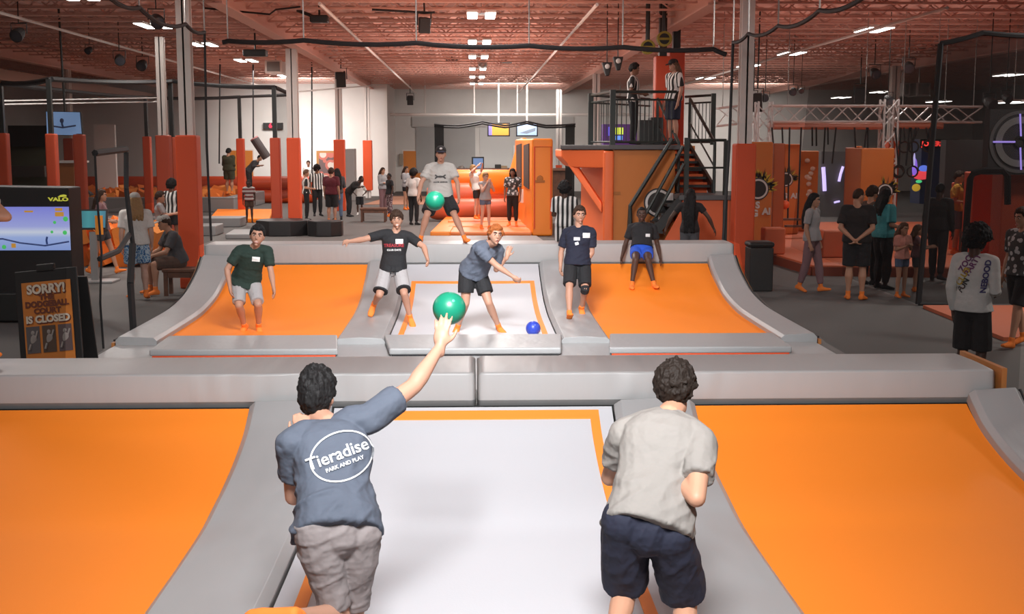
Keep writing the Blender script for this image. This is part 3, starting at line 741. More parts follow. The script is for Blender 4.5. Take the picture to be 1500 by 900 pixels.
tag(MB().box((aY(137, 200, 50).x, 50, 0), (aY(168, 200, 50).x, 50.2, aY(150, 183, 50).z)).build('white_panel', mat('white_board', (.75, .74, .72), .6)), 'tall white panel standing behind the left trampolines', 'panel')
# stool
def stool(c, w, h, label, name='wooden_stool'):
    t = thing(name, label, 'stool', (c.x, c.y, 0), 'brown wooden stools')
    MB().box((c.x - w, c.y - w * .8, h - .06), (c.x + w, c.y + w * .8, h)).build('seat', WOOD, t, bevel=.012)
    for sx in (-1, 1):
        for sy in (-1, 1):
            X = c.x + sx * (w - .05); Yq = c.y + sy * (w * .8 - .05); MB().box((X - .03, Yq - .03, 0), (X + .03, Yq + .03, h - .055)).build('leg', WOOD, t)
    for y0 in (c.y - w * .8 + .03, c.y + w * .8 - .06): MB().box((c.x - w + .09, y0, h - .15), (c.x + w - .09, y0 + .03, h - .06)).build('apron', WOOD, t)
stool(aZ(267, 432, 0), .27, .45, 'brown wooden stool under the seated man in grey')
stool(aZ(548, 325, 0), .42, .45, 'brown wooden stool standing alone on the grey floor behind the court')
# red rim boards of hanging game
t = thing('scoreboard', 'small black timer box with a red digit on the left wall', 'timer', (aY(398, 185, 59.8).x, 59.8, 3))
a, b = aY(386, 189, 59.8), aY(414, 180, 59.8); MB().box((a.x, 59.7, a.z), (b.x, 60.0, b.z)).build('case', cab, t); put_text('digit', '6', .3, frame(aY(396, 184.5, 59.65), (1, 0, 0), (0, 0, 1)), glow('red_digit', (.9, .02, .06), 2.0), t, bold=.01)
# framed poster on the wall behind the crowd and grey lockers
t = thing('framed_poster', 'framed orange and white poster on the bright wall behind the crowd', 'poster', (aY(480, 240, 59.7).x, 59.8, 1))
a, b = aY(464, 262, 59.8), aY(492, 221, 59.8); MB().box((a.x, 59.85, a.z), (b.x, 59.95, b.z)).build('frame', mat('poster_frame_wood', (.4, .18, .05), .6), t); MB().box((a.x + .12, 59.82, a.z + .1), (b.x - .12, 59.86, b.z - .1)).build('print', blotch('poster_print', (.6, .5, .45), (.5, .15, .12), 2.2, (.15, .1, .1)), t)
tag(MB().box((aY(492, 240, 55).x, 55, 0), (aY(519, 240, 55).x, 56, aY(500, 218, 55).z)).build('grey_locker', mat('locker_grey', (.34, .33, .32), .6), bevel=.02), 'tall grey locker box standing beside the framed poster', 'locker')
tag(MB().box((aY(1018 - 433, 240, 65.8).x, 65.8, 1.4), (aY(590, 240, 65.8).x, 65.95, 2.0)).build('wall_box', mat('box_tan', (.3, .24, .18), .6)), 'small tan box on the wall left of the orange door', 'box')
# ================================================================ hanging equipment
SPK = mat('speaker_black', (.02, .018, .018), .6)
def hang_box(px, py, w, h, Y, label, rot=0.0, tilt=0.2, name='loudspeaker', cat='speaker', pipe=True):
    c = aY(px, py, Y); k = Y / F; W = w * k / 2; H = h * k / 2
    t = thing(name, label, cat, (c.x, c.y, c.z), 'hanging loudspeakers and spotlights')
    M = Matrix.Translation(c) @ Matrix.Rotation(rot, 4, 'Z') @ Matrix.Rotation(tilt, 4, 'X')
    mb = MB(); mb.prism([M @ V((-W, -W * .8, -H)), M @ V((W, -W * .8, -H)), M @ V((W * .75, W * .9, -H)), M @ V((-W * .75, W * .9, -H))], M.to_3x3() @ V((0, 0, 2 * H))); mb.build('cabinet', SPK, t, bevel=.02)
    MB().box((-W * .88, -W * .8 - .012, -H * .92), (W * .88, -W * .8, H * .92), M).build('grille', mat('speaker_grille', (.035, .033, .033), .8), t)
    MB().tube([M @ V((-W - .02, 0, 0)), M @ V((-W - .02, 0, H + .12)), M @ V((W + .02, 0, H + .12)), M @ V((W + .02, 0, 0))], .018, n=5).tube([M @ V((0, 0, H + .12)), V((c.x, c.y, max(c.z + H + .2, CEIL_Z + .02)))], .02, n=5).build('yoke', BLKMET, t)
    return t
def spot(px, py, w, Y, label, rot=0.0, tilt=.5):
    c = aY(px, py, Y); r = w * Y / F / 2
    t = thing('spotlight', label, 'spotlight', tuple(c), 'hanging loudspeakers and spotlights')
    M = Matrix.Translation(c) @ Matrix.Rotation(rot, 4, 'Z') @ Matrix.Rotation(tilt, 4, 'X')
    mb = MB(); mb.loft([[M @ V((rr * math.cos(2 * PI * k / 14), yy, rr * math.sin(2 * PI * k / 14))) for k in range(14)] for rr, yy in ((r, -r * 1.1), (r, -r * .6), (r * .9, 0), (r * .6, r * .8), (r * .35, r * .95))]); mb.build('lamp_body', SPK, t)
    mb = MB(); mb.loft([[M @ V((rr * math.cos(2 * PI * k / 14), yy, rr * math.sin(2 * PI * k / 14))) for k in range(14)] for rr, yy in ((r * .85, -r * 1.13), (r * .5, -r * 1.16))]); mb.build('lens', mat('dark_lens', (.05, .05, .06), .15), t)
    MB().tube([c + V((-r * 1.15, 0, 0)), c + V((-r * 1.15, 0, r * 1.5)), c + V((r * 1.15, 0, r * 1.5)), c + V((r * 1.15, 0, 0))], r * .1, n=5).tube([c + V((0, 0, r * 1.5)), V((c.x, c.y, max(c.z + r * 2, CEIL_Z + .02)))], r * .1, n=5).build('yoke', BLKMET, t)
hang_box(621, 37, 17, 22, 27, 'black loudspeaker hanging above the rope at top centre', .3)
hang_box(500, 116, 14, 22, 46.2, 'black loudspeaker fixed on the white column behind the crowd')
hang_box(601, 147, 9, 13, 61, 'small black loudspeaker on the far wall left of the white pipe')
hang_box(1260, 139, 16, 22, 41.5, 'black loudspeaker hanging in front of the right column', -.3)
hang_box(1110, 150, 15, 26, 31, 'tall black loudspeaker right of the near right column', -.4)
hang_box(1103, 148, 10, 18, 36, 'black loudspeaker partly behind the near right column')
spot(229, 29, 20, 22.5, 'large black spotlight hanging below the rope at upper left', .5)
for (px, py, w, Y, lb) in ((28, 49, 19, 27, 'black spotlight at the far upper left'), (131, 73, 10, 34, 'small black spotlight on the left beam, second from the left'), (175, 86, 15, 34, 'black spotlight on the left beam beside the pair of small lamps'), (209, 94, 15, 38, 'black spotlight at the right end of the left beam'),
        (1281, 106, 15, 36, 'black spotlight hanging on the right, left one of the two above the truss'), (1331, 97, 16, 34, 'black spotlight hanging on the right, beside the dark net corner'), (1162, 133, 11, 37, 'small black spotlight above the left end of the truss'), (1174, 132, 8, 38, 'smallest black spotlight above the left end of the truss'),
        (1121, 142, 11, 35, 'black spotlight just right of the near right column'), (1301, 145, 13, 31, 'black spotlight standing on the truss junction'), (1449, 150, 17, 30, 'black spotlight above the dark net, left of the two'), (1474, 143, 14, 31, 'black spotlight above the dark net, nearest the target sign')):
    spot(px, py, w, Y, lb, rot=random.uniform(-.6, .6))
t = thing('projector', 'dark projector hanging under the ceiling near the left net corner', 'projector', tuple(aY(374, 78, 33)))
c = aY(374, 78, 33); MB().box(c - V((.3, .2, .09)), c + V((.3, .2, .09))).build('body', BLKMET, t, bevel=.03); MB().tube([c + V((0, 0, .09)), V((c.x, c.y, CEIL_Z))], .025, n=5).build('bracket', BLKMET, t)
t = thing('projector', 'dark projector hanging beside the girder at top left', 'projector', tuple(aY(468, 28, 28)))
c = aY(468, 28, 28); MB().box(c - V((.2, .16, .08)), c + V((.2, .16, .08))).build('body', BLKMET, t, bevel=.03); MB().tube([c + V((0, 0, .08)), V((c.x, c.y, CEIL_Z))], .025, n=5).build('bracket', BLKMET, t); MB().tube([c + V((-.5, .1, .2)), c + V((-.25, 0, .1)), c], .04, n=6).build('arm', BLKMET, t)
t = thing('air_unit', 'white ceiling air unit with a grey grille on the left', 'air unit', tuple(aY(402, 97, 44)))
a, b = aY(388, 107, 44), aY(413, 88, 44); MB().box((a.x, 44, a.z), (b.x, 45.2, b.z)).build('housing', WHITEP, t, bevel=.03); MB().box((a.x + .08, 43.96, a.z + .06), (b.x - .08, 44, b.z - .06)).build('grille', mat('grille_grey', (.2, .19, .18), .7), t); MB().tube([V(((a.x + b.x) / 2, 44.6, b.z)), V(((a.x + b.x) / 2, 44.6, CEIL_Z))], .03, n=5).build('hanger', CHROME, t)
for (px, py, lb) in ((1353, 131, 'light ceiling air unit beside the dark net corner'), (1328, 131, 'narrow grey ceiling duct box left of the air unit')):
    w_ = 11 if px > 1340 else 6
    t = thing('air_unit', lb, 'air unit', tuple(aY(px, py, 46)))
    a, b = aY(px - w_, 141, 46), aY(px + w_, 121, 46); MB().box((a.x, 46, a.z), (b.x, 47, b.z)).build('housing', mat('unit_grey', (.4, .37, .35), .6), t, bevel=.03); MB().box((a.x + .08, 45.96, a.z + .06), (b.x - .08, 46, b.z - .06)).build('grille', mat('grille_grey', (.2, .19, .18), .7), t); MB().tube([V(((a.x + b.x) / 2, 46.5, b.z)), V(((a.x + b.x) / 2, 46.5, CEIL_Z))], .03, n=5).build('hanger', CHROME, t)
q = aY(707, 94, 45); t = thing('mirror_ball', 'small silver mirror ball hanging in the middle of the ceiling lights', 'mirror ball', tuple(q))
MB().ell(q, .17, .17, .17, nu=20, nv=12).build('ball', CHROME, t); MB().tube([q, V((q.x, q.y, CEIL_Z))], .012, n=5).build('chain', CHROME, t)
for px, py, lb in ((662, 88, 'small dark ceiling vent left of the centre lights'), (741, 91, 'small dark ceiling vent right of the centre lights')):
    q = aY(px, py, 46); t = thing('ceiling_vent', lb, 'vent', (q.x, 46, q.z)); MB().box((q.x - .22, 45.8, q.z - .03), (q.x + .22, 46.2, q.z + .03)).tube([V((q.x, 46, q.z)), V((q.x, 46, CEIL_Z))], .02, n=5).build('vent_body', BLKMET, t)
# black cables running over the deck
tag(MB().tube([aY(x, y, 26.5) for x, y in ((300, 12), (395, 21), (404, 14), (440, 10))], .02, n=5).build('cable', BLACK), 'thin black cable under the ceiling at top left', 'cable')
tag(MB().tube([aY(x, y, 27) for x, y in ((545, 14), (600, 17), (621, 19), (637, 18))], .025, n=5).build('cable', BLACK), 'black cable feeding the top centre loudspeaker', 'cable')
for px, y0, y1, Y, lb in ((457, 108, 262, 47, 'long thin black rope hanging in front of the bright wall'), (371, 100, 202, 46.5, 'thin black rope holding the swinging punch log'), (325, 172, 240, 46, 'thin black rope slanting beside the hooded figure')):
    a = aY(px, y0, Y); b = aY(px - (4 if px == 325 else 0), y1, Y); a.z = CEIL_Z - .1; tag(MB().tube([a, b], .03, n=5).build('hanging_rope', BLACK), lb, 'rope')
# punch log hanging at left
t = thing('punch_log', 'grey padded log hanging at a slant on the rope at left', 'punch log', tuple(aY(384, 218, 46.5)))
a, b = aY(373, 204, 46.5), aY(391, 231, 46.5); MB().tube([a, b], .17, n=16).build('log', mat('log_grey', (.09, .075, .075), .7), t, smooth=False); MB().tube([a + (a - b).normalized() * .05, a], .16, n=16).build('end_cap', mat('log_pink', (.55, .22, .22), .6), t)

# ================================================================ far centre : net cage, counter, screens
Yf = 47
t = thing('net_cage', 'dark net cage with black ropes framing the counter at the far centre', 'net', (1.2, Yf, 0))
for (x0, x1, xt) in ((637, 650, 636), (828, 842, 845)):
    a, b = aY(x0, 262, Yf), aY(x1, 183, Yf); MB().box((a.x, Yf, 0), (b.x, Yf + .05, b.z)).build('net_panel', netmat('cage_net', (.03, .03, .03), .82), t)
for off, s in ((0, 1), (.12, .6)):
    P = [aY(x, y + (3 if off else 0), Yf + off) for x, y in ((636, 182), (672, 184), (707, 178), (740, 184), (772, 178), (800, 184), (843, 182))]
    MB().tube(catenary(P, .03, 4), .035, n=6).build('top_rope', BLACK, t)
for i, (x0, x1, lb) in enumerate(((714, 747, 'hanging menu screen with an orange image above the counter'), (756, 788, 'hanging screen with a pale blue image above the counter'))):
    Y = 60; a, b = aY(x0, 200, Y), aY(x1, 180, Y); t = thing('hanging_screen', lb, 'screen', ((a.x + b.x) / 2, Y, a.z))
    MB().box((a.x, Y, a.z), (b.x, Y + .12, b.z)).build('case', cab, t)
    s = MB().box((a.x + .06, Y - .02, a.z + .06), (b.x - .06, Y, b.z - .06)).build('screen', glow(('menu_orange', 'menu_blue')[i], ((.75, .32, .05), (.35, .48, .72))[i], .8), t)
    if i == 0: MB().box((a.x + .06, Y - .03, a.z + .06), (a.x + .22, Y - .02, b.z - .06)).build('side_bar', glow('menu_violet', (.25, .2, .6), .8), s)
    else: MB().prism([aY(x, y, Y - .03) for x, y in ((761, 195), (775, 190), (785, 187), (784, 192), (772, 196))], (0, .01, 0)).build('car_shape', glow('menu_grey', (.2, .24, .3), .6), s)
    MB().tube([V(((a.x + b.x) / 2, Y + .06, b.z)), V(((a.x + b.x) / 2, Y + .06, CEIL_Z))], .04, n=5).build('bracket', WHITEP, t)
t = thing('service_counter', 'long brown wooden service counter at the far centre', 'counter', (2, 57, 0))
a, b = aY(655, 275, 57), aY(838, 250, 57); MB().box((a.x, 57, 0), (b.x, 58, b.z)).build('front', WOOD, t); MB().box((a.x - .1, 56.8, b.z), (b.x + .1, 58.1, b.z + .1)).build('top', mat('counter_top_wood', (.22, .10, .06), .4), t)
a, b = aY(691, 251, 57.4), aY(709, 230, 57.4); t = thing('drink_cooler', 'small glass door drink cooler on the far counter', 'cooler', ((a.x + b.x) / 2, 57.4, a.z)); MB().box((a.x, 57.4, a.z), (b.x, 58.0, b.z)).build('cabinet', BLKMET, t); MB().box((a.x + .07, 57.36, a.z + .07), (b.x - .05, 57.4, b.z - .06)).build('glass_door', glow('cooler_blue', (.12, .2, .38), .6), t)
a, b = aY(725, 249, 57.3), aY(734, 241, 57.3); tag(MB().box((a.x, 57.3, a.z), (b.x, 57.6, b.z)).build('cash_register', BLKMET, bevel=.02), 'small black till on the far counter', 'till')
a, b = aY(734, 251, 57.3), aY(743, 243, 57.3); tag(MB().box((a.x, 57.3, a.z), (b.x, 57.7, b.z)).build('snack_basket', mat('basket_tan', (.4, .3, .18), .8), bevel=.03), 'tan basket on the far counter right of the till', 'basket')
tag(MB().lathe([(.02, 0), (.2, .02), (.2, .12), (.12, .22), (.02, .25)], aY(676, 251, 57.3), 14).build('chrome_dome', CHROME, smooth=True), 'small chrome dome on the left part of the far counter', 'dome')
a, b = aY(752, 251, 65.8), aY(760, 213, 65.8); tag(MB().box((a.x, 65.7, .4), (b.x, 65.85, b.z)).build('wall_notice', mat('notice_white', (.7, .66, .62), .6)), 'tall pale notice on the back wall above the counter', 'notice')
# pale aisle mat between the column and the crowd
lowpad([aZ(532, 300, 0), aZ(650, 300, 0), V((-2.0, 59.5, 0)), V((-3.9, 59.5, 0))], .02, mat('pale_orange_floor', (.45, .22, .14), .8), 'aisle_mat', 'pale orange floor mat in the aisle below the orange door', 'mat', bev=0)
# inflatable arena
INF = mat('inflatable_orange', (.85, .24, .02), .45, bump=.1, scale=3); INR = mat('inflatable_red', (.70, .13, .05), .45, bump=.1, scale=3)
t = thing('inflatable_arena', 'orange and red inflatable arena with a tall padded end wall', 'inflatable', (1.3, 37, 0))
def tubeI(P, r, m, nm): return MB().tube(P, r, n=18, ends=1).build(nm, m, t, smooth=True)
Y = 40
tubeI([aY(640, 306, Y), aY(778, 306, Y)], .36, INR, 'lower_tube'); tubeI([aY(640, 285, Y + .3), aY(778, 285, Y + .3)], .38, INR, 'upper_tube')
tubeI([aY(704, 267, 38), aY(722, 268, 38.2), aY(746, 269, 38.5)], .36, INF, 'cross_tube'); tubeI([aY(745, 268, 38.5), aY(757, 250, 38.6), aY(764, 225, 38.8), aY(767, 212, 39)], .22, INF, 'arm_tube')
tubeI([aY(640, 262, Y + .8), aY(776, 262, Y + .8)], .3, INF, 'rear_tube')
YW = 33.2; a = aY(779, 345, YW); b = aY(810, 203, YW); c1 = aY(762, 335, 38.5); 
mb = MB(); mb.prism([(a.x, YW, 0), (b.x, YW, 0), (b.x + .1, 39, 0), (c1.x - .15, 39, 0)], (0, 0, b.z)); mb.build('end_wall', INF, t, bevel=.06)
for f0, f1 in ((.12, .40), (.55, .85)):
    p0 = V((a.x, YW, 0)).lerp(V((c1.x - .15, 39, 0)), f0); p1 = V((a.x, YW, 0)).lerp(V((c1.x - .15, 39, 0)), f1)
    MB().prism([p0 + V((-.03, 0, 1.25)), p1 + V((-.03, 0, 1.3)), p1 + V((-.03, 0, 2.45)), p0 + V((-.03, 0, 2.5))], (.03, 0, 0)).build('mesh_window', mat('window_mesh', (.05, .035, .03), .7), t)
mb = MB(); q0, q1 = aY(788, 340, YW - .02), aY(806, 215, YW - .02); mb.tube([(q0.x - .1, YW - .02, .2), (q0.x - .1, YW - .02, q1.z), (q1.x + .02, YW - .02, q1.z), (q1.x + .02, YW - .02, .2)], .02, n=6); mb.build('seam_piping', PADR, t)
q = aY(791, 262, YW - .01); MB().ell(q, .09, .02, .09, nu=12, nv=6).box((q.x - .13, YW - .03, q.z - .1), (q.x + .13, YW - .01, q.z - .04)).build('badge', mat('badge_brown', (.4, .13, .02), .6), t)
q = aY(770, 287, 36); MB().box((q.x - .16, 35.9, q.z - .2), (q.x + .16, 35.93, q.z + .2)).build('notice', mat('notice_white', (.7, .66, .62), .6), t)
for i, (ya, yb, lift) in enumerate(((346, 339, .02), (337, 331, .06), (329, 324, .1))):
    P = [aZ(641 if i == 0 else 656, ya, lift), aZ(779, ya, lift), aZ(775, yb, lift), aZ(648 if i == 0 else 664, yb, lift)]
    mb = MB(); mb.prism(P, (0, 0, .12)); mb.build('floor_panel', mat('inflatable_floor', (.80, .22, .06), .5), t, bevel=.04)
P = [aZ(630, 348, 0), aZ(660, 348, 0), aZ(676, 322, 0), aZ(655, 322, 0)]; MB().prism(P, (0, 0, .16)).build('floor_edge', INF, t, bevel=.04)
lowpad([aZ(598, 358, 0), aZ(800, 358, 0), aZ(786, 348, 0), aZ(616, 348, 0)], .05, VD, 'entry_mat', 'pale grey mat in front of the inflatable arena', 'mat', bev=.01)

# ================================================================ stair tower
TY0, TY1 = 25.4, 30.0
def aT(px, py, Y=TY0): return aY(px, py, Y)
xa, xb = aT(890, 300).x, aT(988, 300).x; xr = aT(1062, 300).x
DZ = 2.42
t = thing('stair_tower', 'orange padded viewing tower with black railings and steps', 'tower', ((xa + xr) / 2, TY0, 0))
TOW = mat('tower_orange', (.55, .165, .022), .5, bump=.08, scale=3); TOWL = mat('tower_red_orange', (.85, .16, .04), .5, bump=.08, scale=3)
MB().box((xa + .08, TY0, 0), (xb, TY1, DZ - .05)).build('front_wall', TOW, t, bevel=.02)
mb = MB(); mb.box((xa - .10, TY0 - .08, 0), (xa + .12, TY0 + .15, DZ - .08)); mb.build('corner_pad', TOWL, t, bevel=.05)
sx0 = aY(853, 300, 28.6).x
mb = MB(); mb.prism([(xa - .05, TY0 + .1, 0), (xa - .05, TY0 + .1, DZ - .3), (sx0, 29, DZ - .3), (sx0, 29, 0)], (.12, 0, 0)); mb.build('side_wall', TOWL, t, bevel=.02)
lx = aT(822, 222, 26.4).x
mb = MB(); zl = DZ - .06
mb.prism([(xa - .06, TY0, zl - .38), (xa - .06, TY0, zl), (lx, TY0 + 1.0, zl), (lx, TY0 + 1.0, zl - .16), (lx + .2, TY0 + .85, zl - .38)], (.05, 2.6, 0)); mb.build('overhang', TOWL, t, bevel=.03)
mb = MB(); mb.prism([(lx + .12, TY0 + .9, zl - .30), (lx + .32, TY0 + .8, zl - .34), (xa - .12, TY0 + .02, zl - 1.1), (xa - .12, TY0 + .02, zl - 1.32)], (.06, .28, 0)); mb.build('brace', TOWL, t, bevel=.03)
mb = MB(); mb.prism([(lx - .02, TY0 + .95, zl), (xa, TY0 - .1, zl), (xb + .1, TY0 - .1, zl), (xb + .1, TY1, zl), (lx + .3, TY1, zl)], (0, 0, .1)); mb.build('deck', mat('deck_dark_grey', (.09, .085, .085), .6), t, bevel=.015)
MB().box((xb, TY0 + 3.6, 0), (xr, TY1, DZ + .02)).build('rear_block', TOW, t)
def rail(P, post_h=1.08, nb=10, top=.03, posts=(0, -1), pw=.05, nm='railing', low=.06):
    """P: two end points on the deck"""
    a, b = V(P[0]), V(P[1]); up = V((0, 0, 1)); mb = MB()
    for z in (post_h, post_h - .16, low): mb.tube([a + up * z, b + up * z], top if z == post_h else top * .7, n=6)
    for k in range(1, nb):
        q = a.lerp(b, k / nb); mb.tube([q + up * low, q + up * (post_h - .16)], .011, n=4)
    r = mb.build(nm, DKGREEN, t)
    for e in posts:
        q = (a, b)[e]; MB().box((q.x - pw, q.y - pw, q.z), (q.x + pw, q.y + pw, q.z + post_h + .04)).build('railing_post', DKGREEN, t)
zd = DZ + .04
pL = V((aT(865, 215, 27.2).x, 27.2, zd)); pM = V((aT(897, 213, TY0).x, TY0, zd)); pR = V((aT(990, 213, TY0).x, TY0, zd)); pB = V((aT(1044, 205, 28.8).x, 28.8, zd)); pX = V((aT(951, 210, 29.5).x, 29.5, zd))
rail((pL, pM), nb=5, pw=.055); rail((pM, pR), nb=14, posts=(), pw=.055); rail((pL, pX), nb=12, posts=()); rail((V((aT(1003, 210, TY1 - .2).x, TY1 - .2, zd)), pB), nb=8, posts=(1,), post_h=1.15)
# upper flight : treads going up and away from the landing
LX0, LX1 = aT(993, 285).x, aT(1056, 285).x; LZ_ = aY(1020, 284, TY0).z
nst = 6
for k in range(nst):
    z = LZ_ + (DZ - LZ_) * (k + 1) / nst; Yt = TY0 + .55 + k * .5
    MB().box((LX0 + .1, Yt, z - .05), (LX1 - .12, Yt + .34, z)).build('tread', BLKMET, t)
    MB().box((LX0 + .1, Yt + .36, z - .25), (LX1 - .12, Yt + .39, z + .05)).build('riser', TOWL, t)
for X in (LX0 + .06, LX1 - .08):
    MB().prism([(X - .03, TY0 + .45, LZ_ - .1), (X - .03, TY0 + .45, LZ_ + .2), (X - .03, TY0 + 3.5, DZ + .1), (X - .03, TY0 + 3.5, DZ - .25)], (.06, 0, 0)).build('stringer', BLKMET, t)
    MB().tube([V((X, TY0 + .35, LZ_)), V((X, TY0 + .35, LZ_ + 1.05)), V((X, TY0 + 3.4, DZ + 1.1)), V((X, TY0 + 3.4, DZ))], .035, n=6).tube([V((X, TY0 + .35, LZ_ + .55)), V((X, TY0 + 3.4, DZ + .55))], .02, n=6).build('stair_rail', DKGREEN, t)
# landing
MB().box((LX0 - .1, TY0 - .75, LZ_ - .1), (LX1 + .1, TY0 + .55, LZ_)).build('landing', mat('deck_dark_grey', (.09, .085, .085), .6), t, bevel=.01)
MB().box((LX0 - .02, TY0 - .7, 0), (LX1 + .08, TY0 + .5, LZ_ - .1)).build('landing_panel', mat('landing_red', (.62, .11, .03), .5, bump=.08, scale=3), t)
for X, h in ((LX0 + .05, 1.15), (LX1 - .05, 1.1)): MB().box((X - .045, TY0 - .72, 0), (X + .045, TY0 - .63, LZ_ + h)).build('landing_post', DKGREEN, t)
MB().tube([V((LX0 + .05, TY0 - .68, LZ_ + 1.1)), V((LX1 - .05, TY0 - .68, LZ_ + 1.1))], .03, n=6).tube([V((LX0 + .05, TY0 - .68, LZ_ + .55)), V((LX1 - .05, TY0 - .68, LZ_ + .55))], .02, n=6).build('landing_rail', DKGREEN, t)
# lower flight : descends to the left in front of the tower
fx0, fx1 = LX0 - .05, aT(925, 340, TY0 - .7).x
nl = 7
for k in range(nl):
    f = (k + 1) / (nl + 1); X = fx0 + (fx1 - fx0) * f; z = LZ_ * (1 - f)
    MB().box((X - .16, TY0 - .72, z - .05), (X + .14, TY0 - .06, z)).build('tread', BLKMET, t)
for Yq in (TY0 - .74, TY0 - .06):
    MB().prism([(fx0, Yq, LZ_ + .05), (fx0, Yq, LZ_ - .25), (fx1, Yq, -.0), (fx1 - .05, Yq, .22)], (0, .05, 0)).build('stringer', BLKMET, t)
    a, b = aT(985, 203, Yq), aT(923, 302, Yq)
    c, d = aT(1002, 240, Yq), aT(960, 318, Yq)
    MB().tube([V((a.x, Yq, a.z)), V((b.x, Yq, b.z)), V((fx1, Yq, .1))], .04, n=6).tube([V((a.x + .22, Yq, a.z - .15)), V((b.x + .22, Yq, b.z - .35))], .03, n=6).tube([V((c.x, Yq, c.z)), V((d.x, Yq, d.z))], .035, n=6).build('stair_rail', DKGREEN, t)
MB().prism([(fx0, TY0 - .8, LZ_ - .28), (fx0, TY0 - .8, 0), (aT(960, 350, TY0 - .8).x, TY0 - .8, 0), (aT(960, 350, TY0 - .8).x, TY0 - .8, .2)], (0, .05, 0)).build('stair_side_panel', mat('landing_red', (.62, .11, .03), .5), t)
# round emblem on the tower front
def ring_emblem(c, r, parent, X=V((1, 0, 0)), Zv=V((0, 0, 1)), splash=True, letters=None, nrm=V((0, -1, 0)), seed=1):
    rd = random.Random(seed); white = mat('emblem_white', (.62, .58, .55), .6); blk_ = mat('emblem_black', (.02, .016, .015), .6); yel = mat('emblem_yellow', (.62, .40, .03), .6)
    def disc(r0, r1, off, m, nm, n=32):
        mb = MB()
        if r0 <= 0: mb.prism([c + (X * math.cos(2 * PI * k / n) + Zv * math.sin(2 * PI * k / n)) * r1 + nrm * off for k in range(n)], nrm * .004)
        else:
            mb.loft([[c + (X * math.cos(2 * PI * k / n) + Zv * math.sin(2 * PI * k / n)) * q + nrm * o for k in range(n)] for q, o in ((r0, off), (r0, off + .004), (r1, off + .004), (r1, off))], closed=True, cap=False)
        mb.build(nm, m, parent)
    if splash:
        for m, k0, off, nm in ((yel, 12, .006, 'yellow_splash'), (blk_, 22, .011, 'black_strokes')):
            mb = MB()
            for k in range(k0):
                a = rd.uniform(-.1, 1.9); ra = r * rd.uniform(1.0, 1.25); rb = r * rd.uniform(1.7, 2.3); w = r * (.32 if m is yel else .06); d = X * math.cos(a) + Zv * math.sin(a); e = X * -math.sin(a) + Zv * math.cos(a); e2 = (e + d * rd.uniform(-.4, .4)).normalized()
                mb.prism([c + d * ra - e2 * w + nrm * off, c + d * ra + e2 * w + nrm * off, c + d * rb + e * rd.uniform(-.2, .2) * r + nrm * off], nrm * .003)
            mb.build(nm, m, parent)
    disc(0, r * 1.12, .016, blk_, 'emblem_rim'); disc(r * .82, r, .022, white, 'emblem_ring'); disc(0, r * .8, .024, blk_, 'emblem_disc')
    if letters:
        for txt, sz, dx, dz in letters: put_text('lettering', txt, sz, frame(c + X * dx + Zv * dz + nrm * .03, X, Zv), white, parent, bold=.01)
q = aT(964, 297, TY0 - .03); ring_emblem(q, .27, t, splash=False)
q2 = aT(968, 297, TY0 - .06); MB().box((q2.x - .05, TY0 - .1, q2.z - .35), (q2.x + .2, TY0 - .05, q2.z - .22)).box((q2.x + .1, TY0 - .1, q2.z + .05), (q2.x + .25, TY0 - .05, q2.z + .2)).build('emblem_marks', mat('emblem_white', (.62, .58, .55), .6), t)
q = aT(904, 283, TY0 - .02); MB().box((q.x - .07, TY0 - .015, q.z - .03), (q.x + .07, TY0, q.z + .03)).build('brown_mark', mat('badge_brown', (.4, .13, .02), .6), t)
# items on the deck
for (x0, x1, y0, y1, Y, lb) in ((937, 957, 213, 176, 28, 'left black box standing on the tower deck'), (953, 972, 213, 172, 28.6, 'right black box standing on the tower deck beside the second referee')):
    a, b = aY(x0, y0, Y), aY(x1, y1, Y); tag(MB().box((a.x, Y, zd - .02), (b.x, Y + .5, b.z)).build('equipment_box', BLKMET, bevel=.02), lb, 'box')
# tall orange padded masts with yellow round lamps
for (x0, x1, yt, Y, lb) in ((959, 984, 82, 28.9, 'left tall red orange padded mast on the tower'), (979, 1004, 71, 29.4, 'right tall red orange padded mast on the tower')):
    a, b = aY(x0, 200, Y), aY(x1, yt, Y); tt = thing('padded_mast', lb, 'mast', ((a.x + b.x) / 2, Y, zd)); MB().box((a.x, Y, zd - .02), (b.x, Y + .4, b.z)).build('mast_pad', mat('mast_red', (.60, .07, .02), .5), tt, bevel=.03); MB().box((a.x + .1, Y + .1, b.z - .02), (b.x - .1, Y + .3, CEIL_Z)).build('mast_post', BLKMET, tt)
for px, py, r, Y, lb in ((973, 57, .17, 28, 'round yellow rimmed winch wheel at the top right'), (949, 69, .16, 28, 'round yellow rimmed winch wheel at the top left')):
    c = aY(px, py, Y); tt = thing('winch_wheel', lb, 'winch', tuple(c)); n = 24
    MB().loft([[c + V((q * math.cos(2 * PI * k / n), o, q * math.sin(2 * PI * k / n))) for k in range(n)] for q, o in ((r * .72, -.06), (r, -.06), (r, .1), (r * .72, .1))], closed=True, cap=False).build('rim', mat('winch_yellow', (.32, .27, .04), .6), tt)
    MB().prism([c + V((r * .72 * math.cos(2 * PI * k / n), 0, r * .72 * math.sin(2 * PI * k / n))) for k in range(n)], (0, .05, 0)).build('face', BLKMET, tt); MB().box(c + V((-.12, -.03, -.025)), c + V((.12, -.01, .025))).build('mark', mat('winch_yellow', (.32, .27, .04), .6), tt)
    MB().tube([c + V((.0, .05, .1)), V((c.x, Y + .05, CEIL_Z - .1))], .05, n=6).build('hanger', BLKMET, tt)
